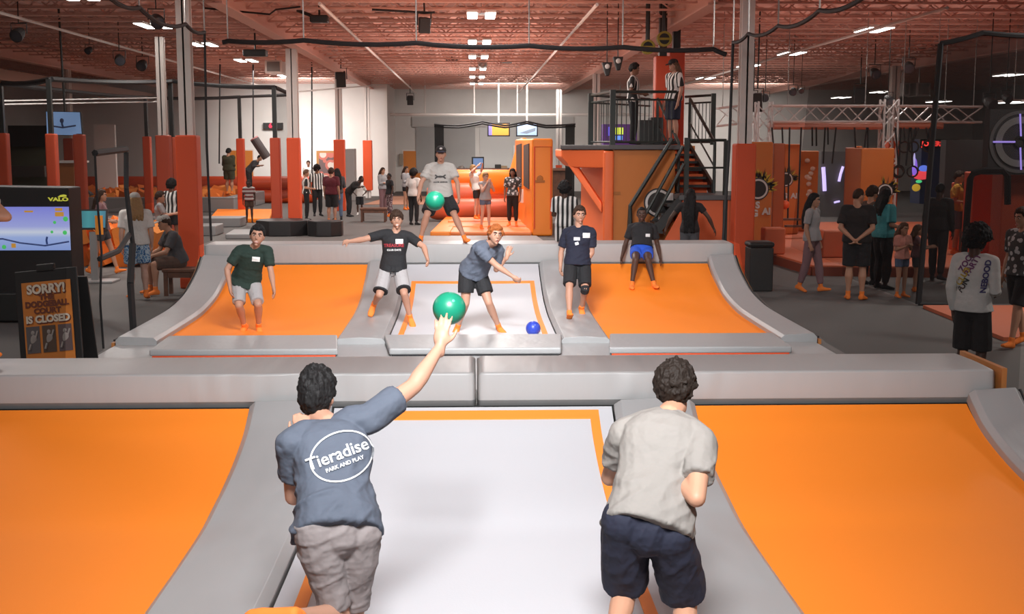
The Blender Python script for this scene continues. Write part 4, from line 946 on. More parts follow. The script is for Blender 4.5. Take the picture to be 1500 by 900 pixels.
for px, py, lb in ((889, 101, 'left small black hanging lamp above the tower'), (905, 93, 'right small black hanging lamp above the tower')):
    c = aY(px, py, 29); tt = thing('hanging_lamp', lb, 'lamp', tuple(c)); mb = MB(); mb.prism([c + V((-.12, -.1, .15)), c + V((.12, -.1, .15)), c + V((.05, -.1, -.16)), c + V((-.03, -.1, -.16))], (0, .2, 0)); mb.build('lamp_body', SPK, tt, bevel=.02); MB().ell(c + V((.0, -.11, .05)), .06, .02, .06, nu=10, nv=6).build('lens', mat('lens_white', (.6, .58, .55), .3), tt); MB().tube([c + V((0, 0, .15)), V((c.x, 29, CEIL_Z))], .012, n=5).build('hanger', BLKMET, tt)
# arcade game seen under the deck
a, b = aY(884, 206, 40), aY(934, 182, 40); tt = thing('arcade_screen', 'violet arcade screen with yellow green panels seen through the railing', 'screen', ((a.x + b.x) / 2, 40, a.z)); MB().box((a.x, 40, 0), (b.x, 40.6, b.z)).build('case', mat('arcade_violet', (.12, .04, .28), .5), tt)
for k, (x0, x1, y0, y1, cc) in enumerate(((890, 897, 199, 186, (.1, .08, .6)), (900, 906, 197, 187, (.55, .7, .05)), (907, 913, 197, 187, (.5, .65, .08)), (899, 912, 205, 199, (.1, .25, .7)))): p, q = aY(x0, y0, 39.98), aY(x1, y1, 39.98); MB().box((p.x, 39.96, p.z), (q.x, 40, q.z)).build('lit_panel', glow('arcade_panel_%d' % k, cc, 1.0), tt)
# trash bin
c = aZ(1079, 426, 0); c.x = 4.86; c.y = 20.6; t = thing('trash_bin', 'black square trash bin right of the far wall pad', 'bin', (c.x, c.y, 0))
MB().box((c.x - .2, c.y - .2, 0), (c.x + .2, c.y + .2, .74)).build('bin_body', mat('bin_black', (.022, .02, .019), .5), t, bevel=.02); MB().box((c.x - .22, c.y - .22, .74), (c.x + .22, c.y + .22, .84)).build('bin_lid', mat('bin_black', (.022, .02, .019), .5), t, bevel=.05)

# ================================================================ obstacle course on the right
P = [aZ(1105, 377, 0), aZ(1190, 404, 0), aZ(1396, 407, 0), V((13.5, 22.5, 0)), V((13.5, 36, 0)), V((8.2, 36, 0))]
t = thing('course_floor', 'low orange padded floor of the obstacle course on the right', 'mat', (P[1].x, P[1].y, 0))
MB().prism(P, (0, 0, .2)).build('padded_floor', mat('course_orange', (.62, .14, .05), .6, bump=.05, scale=4), t, bevel=.02)
e = MB(); 
for i in range(2):
    a, b = P[i], P[i + 1]; d = (b - a).normalized(); nrm_ = V((d.y, -d.x, 0)); e.prism([a + nrm_ * .02, b + nrm_ * .02, b + nrm_ * .02 + V((0, 0, .17)), a + nrm_ * .02 + V((0, 0, .17))], nrm_ * .02)
e.build('edge_strip', mat('dark_red_edge', (.22, .04, .015), .6), t)
lowpad([aZ(1352, 452, 0), aZ(1520, 452, 0), aZ(1560, 500, 0), aZ(1470, 500, 0)], .05, mat('court_red', (.55, .13, .05), .6), 'floor_mat', 'red orange floor mat at the lower right behind the boy in white', 'mat', bev=0)
gw = mat('graphic_wall_orange', (.62, .17, .03), .5, bump=.06, scale=3)
def pwall(x0, x1, ytop, Y, z0, label, m=None, depth=.5, emb=None, letters=None, holds=0, seed=1):
    a = aY(x0, ytop, Y); b = aY(x1, ytop, Y); t = thing('padded_wall', label, 'padded wall', ((a.x + b.x) / 2, Y, z0), 'padded course walls')
    MB().box((a.x, Y, z0), (b.x, Y + depth, a.z)).build('wall_pad', m or gw, t, bevel=.03)
    if emb:
        px, py, r = emb; ring_emblem(aY(px, py, Y - .005), r, t, letters=letters, seed=seed)
    for k in range(holds):
        rd = random.Random(k + 5); q = V((rd.uniform(a.x + .12, b.x - .1), Y, rd.uniform(z0 + .4, a.z - .2))); MB().ell(q, .07, .04, .06, nu=8, nv=6).build('climbing_hold', mat('hold_white', (.7, .6, .5), .5), t)
    return t
pwall(1096, 1133, 208, 27, 0.2, 'orange course wall with a ring emblem right of the column, nearest', depth=.4, emb=(1110, 277, .22), letters=(('S', .2, .0, -.36), ('G', .2, -.06, -.54), ('AI', .2, .20, -.50)), seed=2)
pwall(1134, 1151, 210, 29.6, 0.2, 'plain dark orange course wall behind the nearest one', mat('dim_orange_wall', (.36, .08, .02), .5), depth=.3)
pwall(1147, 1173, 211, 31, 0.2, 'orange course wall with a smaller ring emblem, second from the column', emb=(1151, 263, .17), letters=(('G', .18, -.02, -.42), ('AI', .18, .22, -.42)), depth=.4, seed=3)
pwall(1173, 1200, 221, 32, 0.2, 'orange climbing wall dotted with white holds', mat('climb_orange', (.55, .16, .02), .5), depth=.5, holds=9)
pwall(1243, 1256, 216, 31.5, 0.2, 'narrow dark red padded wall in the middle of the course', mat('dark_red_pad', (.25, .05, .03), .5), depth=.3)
pwall(1256, 1264, 214, 30.5, 0.2, 'narrow orange padded wall with hanging ring', PADO, depth=.3)
pwall(1262, 1311, 217, 28, 0.2, 'wide orange course wall with a yellow emblem behind the group', emb=(1296, 281, .17), letters=(('A', .16, -.08, -.4),), depth=1.2, seed=4)
pwall(1427, 1470, 252, 24, 0, 'tall red orange padded wall behind the boy in white', PADR, depth=.5)
pwall(1404, 1416, 268, 26, 0, 'dark orange padded wall seen inside the black door frame', PADR, depth=.4)
pwall(1470, 1540, 252, 22.5, 0, 'red orange padded wall at the right edge below the target sign', mat('dull_red_vinyl', (.45, .06, .02), .5), depth=.5)
t = pwall(1417, 1428, 258, 25, 0, 'narrow black padded wall with yellow and white graphic', mat('black_vinyl', (.018, .017, .018), .5), depth=.3)
q = aY(1421, 268, 24.97); MB().ell(q, .1, .02, .12, nu=12, nv=8).build('yellow_graphic', mat('emblem_yellow', (.62, .40, .03), .6), t); q = aY(1422, 282, 24.97); MB().ell(q, .07, .02, .13, nu=12, nv=8).build('white_graphic', mat('emblem_white', (.62, .58, .55), .6), t)
put_text('lettering', 'GAME', .16, frame(aY(1422, 302, 24.95), (0, 0, 1), (-1, 0, 0)), mat('emblem_white', (.62, .58, .55), .6), t, bold=.008)
# aluminium trusses
def truss(a, b, s, label, rung=.35):
    a, b = V(a), V(b); t = thing('truss', label, 'truss', tuple(a.lerp(b, .5)), 'silver trusses'); d = (b - a); L = d.length; d.normalize(); u = V((0, 0, 1)) if abs(d.z) < .8 else V((1, 0, 0)); w = d.cross(u).normalized(); u = w.cross(d)
    mb = MB(); cs = [(u * i + w * j) * s for i, j in ((1, 1), (1, -1), (-1, -1), (-1, 1))]
    for c in cs: mb.tube([a + c, b + c], .028, n=6)
    mb.build('chords', SILVER, t); n = max(2, int(L / rung)); mb = MB()
    for k in range(n):
        p, q = a + d * L * k / n, a + d * L * (k + 1) / n
        for i in range(4):
            c0, c1 = cs[i], cs[(i + 1) % 4]; mb.tube([p + (c0 if k % 2 else c1), q + (c1 if k % 2 else c0)], .019, n=4)
    mb.build('lattice', SILVER, t)
    if abs(d.z) < .5:
        for f in (.15, .85): q = a.lerp(b, f); MB().tube([q + V((0, 0, s)), V((q.x, q.y, CEIL_Z))], .012, n=5).build('hanger_rod', CHROME, t)
YT = 30
z1 = aY(1200, 167, YT).z
def xt(px, Y=YT): return aY(px, 200, Y).x
truss((xt(1128), YT, z1), (xt(1290), YT, z1), .19, 'long horizontal silver truss above the hanging ropes'); truss((xt(1310), YT, z1), (xt(1380), YT, z1), .19, 'short horizontal silver truss above the hanging rings')
truss((xt(1384), YT + .5, z1), (xt(1445), YT + .5, z1), .19, 'horizontal silver truss seen through the dark net')
truss((xt(1301), YT, .2), (xt(1301), YT, z1 + .35), .17, 'upright silver truss between ropes and rings'); truss((xt(1122), YT + .3, .2), (xt(1122), YT + .3, z1 + .3), .17, 'upright silver truss right of the near right column'); truss((xt(1168), 35, .2), (xt(1168), 35, z1 + .3), .17, 'upright silver truss behind the climbing walls')
truss((xt(1050, 31), 31, aY(1060, 172, 31).z), (xt(1100, 31), 31, aY(1100, 166, 31).z), .22, 'short dark truss between the tower and the near right column')
t = tag(MB().tube([V((xt(1132), YT - .05, z1 - .3)), V((xt(1290), YT - .05, z1 - .3))], .08, n=10).build('orange_rail', mat('rail_salmon', (.6, .2, .12), .5)), 'long salmon rail under the horizontal truss', 'rail')
t = tag(MB().tube([V((xt(1310), YT - .05, z1 - .28)), V((xt(1379), YT - .05, z1 - .28))], .08, n=10).build('orange_rail', mat('rail_salmon', (.6, .2, .12), .5)), 'short salmon rail above the hanging rings', 'rail')
# hanging ropes, rings and balls
def hrope(px, y1, label, r=.022, dx=0, end=None, Y=29.8):
    top = V((aY(px, 180, Y).x, Y, z1 - .33)); bot = aY(px + dx, y1, Y); t = thing('hanging_rope', label, 'rope', tuple(bot), 'course ropes and rings')
    MB().tube([top, bot], r, n=5).build('rope', BLACK, t)
    if end == 'ring':
        c = bot - V((0, 0, .14)); n = 20; MB().tube([c + V((.13 * math.cos(2 * PI * k / n), 0, .13 * math.sin(2 * PI * k / n))) for k in range(n + 1)], .022, n=6).build('ring', BLKMET, t)
    if end == 'ball': MB().ell(bot, .11, .11, .11, nu=16, nv=10).build('ball', mat('orange_ball', (.8, .12, .03), .5), t, smooth=True)
    if end == 'plank': MB().box(bot + V((-.3, -.1, -.05)), bot + V((.3, .1, 0))).build('plank', WOOD, t)
ropes_ = [(1131, 286, 8, 'ball'), (1146, 300, 4, 'ball'), (1157, 320, -3, 'plank'), (1174, 330, -6, 'plank'), (1190, 214, 0, None), (1196, 214, 0, None), (1209, 240, -3, None), (1213, 212, 0, None), (1225, 240, -6, None), (1252, 230, 2, None), (1270, 245, -7, None), (1272, 262, -2, 'ring'), (1312, 244, 4, 'ring'), (1320, 242, -3, 'ring'), (1325, 207, 0, 'ring'), (1333, 243, -6, None), (1342, 207, -4, 'ring'), (1346, 206, -8, None), (1357, 206, 3, None), (1363, 206, -3, 'ring'), (1371, 206, -3, None), (1335, 243, 2, 'ring')]
nm_ = {'ball': 'black course rope ending in an orange ball, ', 'plank': 'black course rope holding a wooden step, ', 'ring': 'black course rope with a round grip ring, ', None: 'plain black course rope, '}
cnt = {}
ordw = ['first', 'second', 'third', 'fourth', 'fifth', 'sixth', 'seventh', 'eighth', 'ninth', 'tenth', 'eleventh', 'twelfth']
for px, y1, dx, e in ropes_:
    k = cnt.get(e, 0); cnt[e] = k + 1; hrope(px, y1, nm_[e] + ordw[k] + ' of its kind from the left', dx=dx, end=e)
# neon arcade corner
t = thing('arcade_machine', 'glowing violet and red arcade machine behind the rings', 'arcade machine', (xt(1366, 45), 45, 0))
a, b = aY(1347, 290, 45), aY(1385, 204, 45); MB().box((a.x, 45, .3), (b.x + .5, 46, b.z)).build('cabinet', mat('arcade_navy', (.03, .045, .11), .5), t)
MB().box((a.x - .1, 44.9, aY(1366, 217, 45).z), (b.x + .5, 45, b.z)).build('sign_board', BLKMET, t); put_text('sign_lettering', 'JOKERS', .24, frame(aY(1366, 211, 44.88), (1, 0, 0), (0, 0, 1)), glow('red_neon', (1, .06, .05), 2.0), t, bold=.01)
def gl(px, py, rx, rz, nm, c, s=1.2): MB().ell(aY(px, py, 44.9), rx, .04, rz, nu=12, nv=8).build(nm, glow('neon_' + nm, c, s), t)
gl(1340, 246, .1, .35, 'violet_light', (.35, .18, 1)); gl(1353, 247, .18, .12, 'blue_light', (.15, .25, 1)); gl(1350, 257, .35, .16, 'red_light', (1, .08, .1)); gl(1346, 266, .12, .06, 'green_light', (.1, .8, .3)); gl(1342, 275, .16, .14, 'yellow_light', (.8, .5, .05), .8); gl(1339, 240, .05, .4, 'pale_light', (.6, .55, 1))
for k, (px, y0, y1, dx) in enumerate(((1208, 280, 245, -2), (1229, 266, 244, 6), (1222, 297, 295, 8))):
    tag(MB().tube([aY(px, y0, 41.93), aY(px + dx * .4, (y0 + y1) / 2, 41.93), aY(px + dx, y1, 41.93)], (.065, .045, .035)[k], n=6).build('neon_tube', glow('white_violet_neon', (.6, .5, 1), 2.2)), ['bright violet white neon strip left of the group', 'curved white neon arc beyond the man in black', 'thin violet neon strip above the man in black'][k], 'neon light')
tag(MB().box((xt(1204, 42), 42, 0), (xt(1248, 42), 42.5, aY(1220, 222, 42).z)).build('room_divider', mat('grey_panel_paint', (.13, .12, .12), .6)), 'dark grey panel standing behind the neon arc', 'panel')
lowpad([aZ(1095, 352, 0), aZ(1138, 352, 0), aZ(1138, 340, 0), aZ(1095, 340, 0)], .3, VD, 'step_pad', 'pale grey padded step at the foot of the nearest course wall', 'pad')
for (px, py, lb) in ((1135, 385, 'left orange padded block on the course floor'), (1221, 390, 'orange padded block behind the woman in white')):
    c = aZ(px, py - 12, .2); tag(MB().box((c.x - .22, c.y, .2), (c.x + .22, c.y + .4, .75)).build('padded_block', mat('course_orange2', (.65, .15, .06), .6), bevel=.04), lb, 'block')
# target sign
t = thing('target_sign', 'dark panel with a grey ring target and a glowing violet cross', 'sign', (aY(1485, 205, 22).x, 22, 2))
a, b = aY(1446, 256, 22), aY(1560, 160, 22); MB().box((a.x, 22, a.z), (b.x, 22.25, b.z)).build('panel', mat('target_panel', (.045, .038, .038), .6), t)
c = aY(1494, 208, 21.98); n = 40
def ring3(r0, r1, m, nm, o):
    MB().loft([[c + V((q * math.cos(2 * PI * k / n), oo, q * math.sin(2 * PI * k / n))) for k in range(n)] for q, oo in ((r0, 0), (r0, -o), (r1, -o), (r1, 0))], closed=True, cap=False).build(nm, m, t)
ring3(.50, .56, mat('target_grey', (.16, .145, .14), .6), 'outer_ring', .01); ring3(.33, .45, mat('target_light', (.28, .26, .25), .6), 'inner_ring', .012); ring3(.07, .11, BLKMET, 'centre_ring', .03)
vio = glow('violet_led', (.45, .33, 1.0), 1.6)
for d, nm in ((V((0, 0, 1)), 'v'), (V((1, 0, 0)), 'h')):
    for s in (-1, 1):
        e = V((-.06, 0, 0)) * s if nm == 'v' else V((0, 0, 0))
        MB().tube([c + d * .1 * s + V((0, -.03, 0)), c + d * .5 * s - e * -1 * .6 + V((0, -.03, 0))], .016, n=6).build('light_bar', vio, t)
tag(MB().box((aY(1386, 210, 34).x, 34, .2), (aY(1446, 210, 34).x, 34.4, aY(1400, 205, 34).z)).build('dark_screen_wall', mat('dark_wall_panel', (.05, .045, .045), .7)), 'dark wall panel seen through the net left of the target sign', 'panel')
# ================================================================ people
def remesh(mb, name, vox, m, root, smooth=3, disp=None, parent=None, sharp=False):
    bmesh.ops.recalc_face_normals(mb.bm, faces=mb.bm.faces)
    me = bpy.data.meshes.new(name); mb.bm.to_mesh(me); mb.bm.free()
    o = bpy.data.objects.new(name, me); COL.objects.link(o)
    r = o.modifiers.new('r', 'REMESH'); r.mode = 'VOXEL'; r.voxel_size = vox; r.use_smooth_shade = True
    if smooth:
        s = o.modifiers.new('s', 'SMOOTH'); s.factor = 0.5; s.iterations = smooth
    dg = bpy.context.evaluated_depsgraph_get(); m2 = bpy.data.meshes.new_from_object(o.evaluated_get(dg))
    bpy.data.objects.remove(o); bpy.data.meshes.remove(me)
    m2.name = name
    if disp:
        nr = [v.normal.copy() for v in m2.vertices]
        for v, n in zip(m2.vertices, nr): v.co += n * disp(v.co)
    org = V(root['_o'])
    for v in m2.vertices: v.co -= org
    for p in m2.polygons: p.use_smooth = True
    m2.materials.clear(); m2.materials.append(m)
    o = bpy.data.objects.new(name, m2); COL.objects.link(o); o.parent = parent or root; o['_o'] = tuple(org)
    return o

def reach(par, px, py, L, far):
    """point on the sight line of (px,py) at distance L from par; far=1 the farther, -1 the nearer solution"""
    par = V(par); d = ray(px, py).normalized(); oc = O - par
    b = oc.dot(d); c = oc.dot(oc) - L * L; D = b * b - c
    if D >= 0: return O + d * (-b + far * math.sqrt(D))
    q = O + d * (-b); return par + (q - par).normalized() * L

SKINS = {k: mat('skin_' + k, c, 0.5, spec=0.35) for k, c in dict(fair=(.44, .235, .16), tan=(.50, .26, .165), brown=(.22, .105, .065), dark=(.075, .038, .026), light=(.55, .33, .25)).items()}
EYEW = mat('eye_white', (.55, .50, .48), .4); EYED = mat('eye_dark', (.03, .018, .012), .2); LIP = mat('lips', (.40, .13, .10), .5); BROW = mat('eyebrow_dark', (.035, .02, .015), .8); LIPD = mat('lips_dark', (.14, .045, .04), .5); TEETH = mat('mouth_inside', (.8, .78, .74), .3)
SOCK = mat('orange_sock', (.90, .22, .03), .8)
HAIRS = {k: mat('hair_' + k, c, r, bump=.5, scale=30, stretch=(1, 1, .25), spec=.25) for k, c, r in (('black', (.009, .008, .008), .7), ('brown', (.04, .02, .012), .7), ('darkbrown', (.016, .010, .007), .7), ('ginger', (.30, .085, .02), .7), ('blond', (.30, .17, .07), .5), ('lightbrown', (.11, .055, .03), .5))}

def cyl(mb, pts, rad, flat=False, n=12): mb.tube(pts, rad, n=n, ends=0 if flat else 1)
def ringp(c, a, b, ra, rb, n=20, e=2.3):
    out = []
    for k in range(n):
        t = 2 * PI * k / n; ct, st = math.cos(t), math.sin(t)
        out.append(c + a * (ra * math.copysign(abs(ct) ** (2 / e), ct)) + b * (rb * math.copysign(abs(st) ** (2 / e), st)))
    return out
def rotv(v, axis, ang): return Matrix.Rotation(ang, 3, axis) @ v

def hand(mb, wr, d, pn, side, s, curl=.5, spread=.12, detail=True):
    """d: wrist->knuckles, pn: palm normal (towards what it holds); side +1 left / -1 right hand"""
    d = d.normalized(); pn = (pn - d * pn.dot(d)).normalized(); lat = d.cross(pn) * side      # lat points to the thumb
    M3 = Matrix((lat, d, pn)).transposed()
    mb.ell(wr + d * .045 * s, .040 * s, .055 * s, .019 * s, M3, nu=12, nv=8)
    mb.tube([wr - d * .03 * s, wr + d * .03 * s], [.026 * s, .027 * s], n=10, ends=1)
    if not detail:
        mb.tube([wr + d * .07 * s, wr + d * .13 * s + pn * .03 * curl * s, wr + d * .16 * s + pn * .08 * curl * s], [.03 * s, .026 * s, .018 * s], n=8, ends=1)
        mb.tube([wr + d * .03 * s + lat * .025 * s, wr + d * .08 * s + lat * .055 * s + pn * .02 * s], [.014 * s, .011 * s], n=6, ends=1); return
    for i, (x, L) in enumerate(((.028, .074), (.0095, .082), (-.009, .076), (-.027, .060))):
        base = wr + d * (.085 - abs(i - 1) * .004) * s + lat * x * s
        fd = (d + lat * (spread * (1.2 - i * .8))).normalized(); p = [base - fd * .02 * s, base]; ax = fd.cross(pn)
        cur = fd
        for k, q in enumerate((.45, .3, .25)):
            cur = rotv(cur, ax, curl * (.55 + .25 * k + .08 * i)); p.append(p[-1] + cur * L * q * s)
        mb.tube(p, [.0095 * s, .0095 * s, .0088 * s, .0078 * s, .0066 * s], n=8, ends=1)
    tb = wr + d * .02 * s + lat * .022 * s; td = (d * .62 + lat * .7 + pn * .35).normalized()
    p = [tb - td * .01 * s, tb + td * .035 * s]; p.append(p[-1] + (td * .8 + d * .5 + pn * curl * .5).normalized() * .03 * s); p.append(p[-1] + (td * .4 + d * .9 + pn * curl * .6).normalized() * .024 * s)
    mb.tube(p, [.013 * s, .0118 * s, .0098 * s, .008 * s], n=8, ends=1)

class Person: pass

def head_frame(f, up):
    f = V(f).normalized(); up = V(up); up = (up - f * up.dot(f)).normalized(); l = up.cross(f)     # person's left = up x fwd
    return Matrix((l, f, up)).transposed()          # columns: left, forward, up

def build_person(name, label, J, look, group=None, cat='person', loc=None):
    """J: world joints. look: dict of skin/hair/clothes."""
    s = look.get('s', 1.0); vox = look.get('vox', .012); wf = look.get('w', 1.0)
    det = look.get('detail', True)
    lo = min((J['an_l'], J['an_r']), key=lambda p: p.z)
    base = V(loc) if loc is not None else V((J['pel'].x, J['pel'].y, min(J['an_l'].z, J['an_r'].z) - .07 * s))
    root = thing(name, label, cat, base, group)
    skin = SKINS[look['skin']]
    pel, neck = J['pel'], J['neck']; spine = (neck - pel); up = spine.normalized()
    hipa = (J['hip_l'] - J['hip_r']).normalized(); sha = (J['sh_l'] - J['sh_r']).normalized()
    mid = J.get('mid', pel.lerp(neck, .5))
    def sp(t):      # quadratic through pel, mid, neck
        if t < 0: return pel + (mid - pel).normalized() * t * spine.length
        a = pel * (1 - t) * (1 - 2 * t) + mid * 4 * t * (1 - t) + neck * t * (2 * t - 1); return a
    def tor(t, w, d, e=2.4, off=0):
        c = sp(t); tn = (sp(min(1, t + .05)) - sp(t - .05)).normalized(); a = hipa.lerp(sha, max(0, min(1, t))).normalized(); a = (a - tn * a.dot(tn)).normalized(); b = a.cross(tn)   # forward = left x up
        return ringp(c + b * off * s, a, b, w * s * wf, d * s * (0.6 + .4 * wf), e=e)
    fwd_t = hipa.cross(up)
    TR = look.get('torso') or [(-.13, .085, .08), (-.06, .15, .105), (.06, .166, .118), (.22, .152, .108), (.4, .146, .102), (.6, .162, .112), (.78, .172, .112), (.9, .135, .088), (.98, .072, .066)]
    if look.get('fem'): TR = [(-.13, .085, .08), (-.06, .155, .11), (.06, .172, .122), (.22, .150, .105), (.4, .130, .095), (.6, .145, .112), (.75, .150, .112), (.88, .125, .085), (.98, .062, .06)]
    HF = head_frame(J['face'], J.get('hup', V((0, 0, 1)))); hc = J['head']
    lf, fw, hu = HF.col[0], HF.col[1], HF.col[2]
    hs = s * look.get('hs', 1.06)
    def hp(x, y, z): return hc + lf * x * hs + fw * y * hs + hu * z * hs
    # ---- body
    mb = MB()
    mb.loft([tor(*r) for r in TR])
    for q in 'lr':
        sg = 1 if q == 'l' else -1
        sh, el, wr = J['sh_' + q], J['el_' + q], J['wr_' + q]
        cyl(mb, [sp(.93) + sha * sg * .03 * s, sh.lerp(sp(.93), .35) + up * .012 * s, sh], [.06 * s, .060 * s, .060 * s])
        cyl(mb, [sh, sh.lerp(el, .3), sh.lerp(el, .75), el], [.060 * s * wf, .054 * s * wf, .043 * s, .040 * s])
        cyl(mb, [el, el.lerp(wr, .25), el.lerp(wr, .7), wr], [.040 * s, .043 * s, .031 * s, .025 * s])
        fa = (wr - el).normalized(); hd = V(J.get('hd_' + q, fa)); pn = V(J.get('pn_' + q, (-sha * sg))); 
        if abs(pn.normalized().dot(hd.normalized())) > .95: pn = pn + up * .7 + V((.3, .2, .1))
        hand(mb, wr, hd, pn, sg, s * 1.0, look.get('curl_' + q, look.get('curl', .45)), look.get('spread', .12), det)
        hi, kn, an, toe = J['hip_' + q], J['kn_' + q], J['an_' + q], J['toe_' + q]
        cyl(mb, [hi, hi.lerp(kn, .3), hi.lerp(kn, .7), kn], [.088 * s * wf, .082 * s * wf, .064 * s * wf, .054 * s])
        shin = (an - kn).normalized(); bk = shin.cross(hipa).normalized()      # calf side
        if bk.dot((an - toe)) < 0: bk = -bk
        cyl(mb, [kn, kn.lerp(an, .3) + bk * .014 * s, kn.lerp(an, .65) + bk * .006 * s, an], [.053 * s, .055 * s * wf, .041 * s, .033 * s])
        fd = (toe - an); sole = V(J.get('fup_' + q, -shin)); 
        foot(mb, an, toe, sole, s, 0)
    # neck + head
    cyl(mb, [sp(.9), neck, hp(0, -.025, -.085), hp(0, -.01, -.02)], [.07 * s, .060 * s * (.9 if look.get('fem') else 1), .054 * s, .052 * s])
    headmesh(mb, hp, HF, hc, hs, look)
    remesh(mb, 'body', vox, skin, root, smooth=2)
    # ---- face parts
    face(root, hp, HF, hs, look)
    # ---- clothes
    ins = look.get('inf', .018)
    cl = look
    if 'shirt' in cl:
        mb = MB(); hem = cl.get('hem', -.07); T2 = [(t, w + ins + (.006 if t < .35 else 0), d + ins + (.012 if t < .35 else .004)) for t, w, d in TR if t > .0]
        T2 = [(hem, .193 / min(1, wf) ** .7, .160, 2.4, cl.get('hemoff', .012)), (hem * .3, .192 / min(1, wf) ** .7, .156, 2.4, cl.get('hemoff', .012) * .7)] + T2
        T2[-1] = (.985, .075, .072)
        mb.loft([tor(*r) for r in T2])
        sl = cl.get('sleeve', .55)
        for q in 'lr':
            sg = 1 if q == 'l' else -1; sh, el, wr = J['sh_' + q], J['el_' + q], J['wr_' + q]
            if sl <= 0: 
                continue
            cyl(mb, [sp(.93) + sha * sg * .03 * s, sh.lerp(sp(.93), .4) + up * .014 * s, sh], [.064 * s, .068 * s, .071 * s * wf])
            if sl <= 1:
                fl = cl.get('flare', 1.0); e_ = sh.lerp(el, sl); cyl(mb, [sh, sh.lerp(el, sl * .5), e_], [.071 * s * wf, .068 * s * fl * wf, .066 * s * fl * wf], flat=True)
            else:
                cyl(mb, [sh, sh.lerp(el, .5), el, el.lerp(wr, .5), el.lerp(wr, .93)], [.071 * s * wf, .063 * s, .054 * s, .050 * s, .038 * s], flat=True)
        root['_sp'] = 0
        so = remesh(mb, cl.get('shirt_name', 'shirt'), vox, cl['shirt'], root, smooth=2, disp=cl.get('fold'))
        J['_shirt'] = so
    if 'shorts' in cl:
        mb = MB(); le = cl.get('leg', .8); fl = cl.get('lflare', 1.0)
        T3 = [(t, w + ins * .8, d + ins * .8) for t, w, d in TR if t < .2]; T3.append((.17, T3[-1][1] - .008, T3[-1][2] - .006))
        mb.loft([tor(*r) for r in T3])
        mb.ell(sp(-.07), .112 * s * wf, .112 * s * wf, .112 * s * wf)
        for q in 'lr':
            hi, kn, an = J['hip_' + q], J['kn_' + q], J['an_' + q]
            mb.ell(hi, .102 * s * wf, .102 * s * wf, .102 * s * wf)
            if le <= 1: cyl(mb, [hi.lerp(kn, -.05), hi.lerp(kn, .3 * le), hi.lerp(kn, .7 * le), hi.lerp(kn, le)], [.098 * s * wf, .103 * s * wf, .098 * s * fl * wf, .096 * s * fl * wf], flat=True)
            else: cyl(mb, [hi, hi.lerp(kn, .5), kn, kn.lerp(an, .35), kn.lerp(an, le - 1)], [.098 * s * wf, .090 * s * wf, .073 * s * fl, .075 * s * fl * wf, .054 * s * fl], flat=True)
        remesh(mb, cl.get('shorts_name', 'shorts'), vox, cl['shorts'], root, smooth=2, disp=cl.get('sfold'))
        if 'trim' in cl:
            for q in 'lr':
                mb = MB(); hi, kn = J['hip_' + q], J['kn_' + q]; cyl(mb, [hi.lerp(kn, le - .05), hi.lerp(kn, le + .01)], [.099 * s * fl * wf] * 2, flat=True, n=16)
                mb.build('hem_trim', cl['trim'], root, loc=base)
    if cl.get('socks', True):
        for q in 'lr':
            mb = MB(); an, toe, kn = J['an_' + q], J['toe_' + q], J['kn_' + q]; sole = V(J.get('fup_' + q, (kn - an).normalized()))
            foot(mb, an, toe, sole, s, .004); cyl(mb, [an.lerp(kn, .16), an], [.041 * s, .038 * s], flat=True)
            remesh(mb, 'sock', max(vox * .8, .008), cl.get('sock_mat', SOCK), root, smooth=1)
    return root

def foot(mb, an, toe, sole_up, s, inf):
    d = (toe - an); u = V(sole_up).normalized(); d = d - u * d.dot(u)
    if d.length < 1e-4: d = u.orthogonal()
    d.normalize(); lat = d.cross(u)
    R = []
    for y, z, w, h in ((-.065, -.035, .020, .022), (-.05, -.035, .034, .036), (-.01, -.025, .036, .045), (.05, -.035, .038, .034), (.10, -.045, .043, .025), (.15, -.05, .040, .019), (.178, -.053, .024, .013)):
        c = an + d * y * s + u * z * s; R.append(ringp(c, lat, u, (w + inf) * s, (h + inf) * s, n=14))
    mb.loft(R); cyl(mb, [an + u * .04 * s, an - u * .02 * s], [(.034 + inf) * s, (.036 + inf) * s])

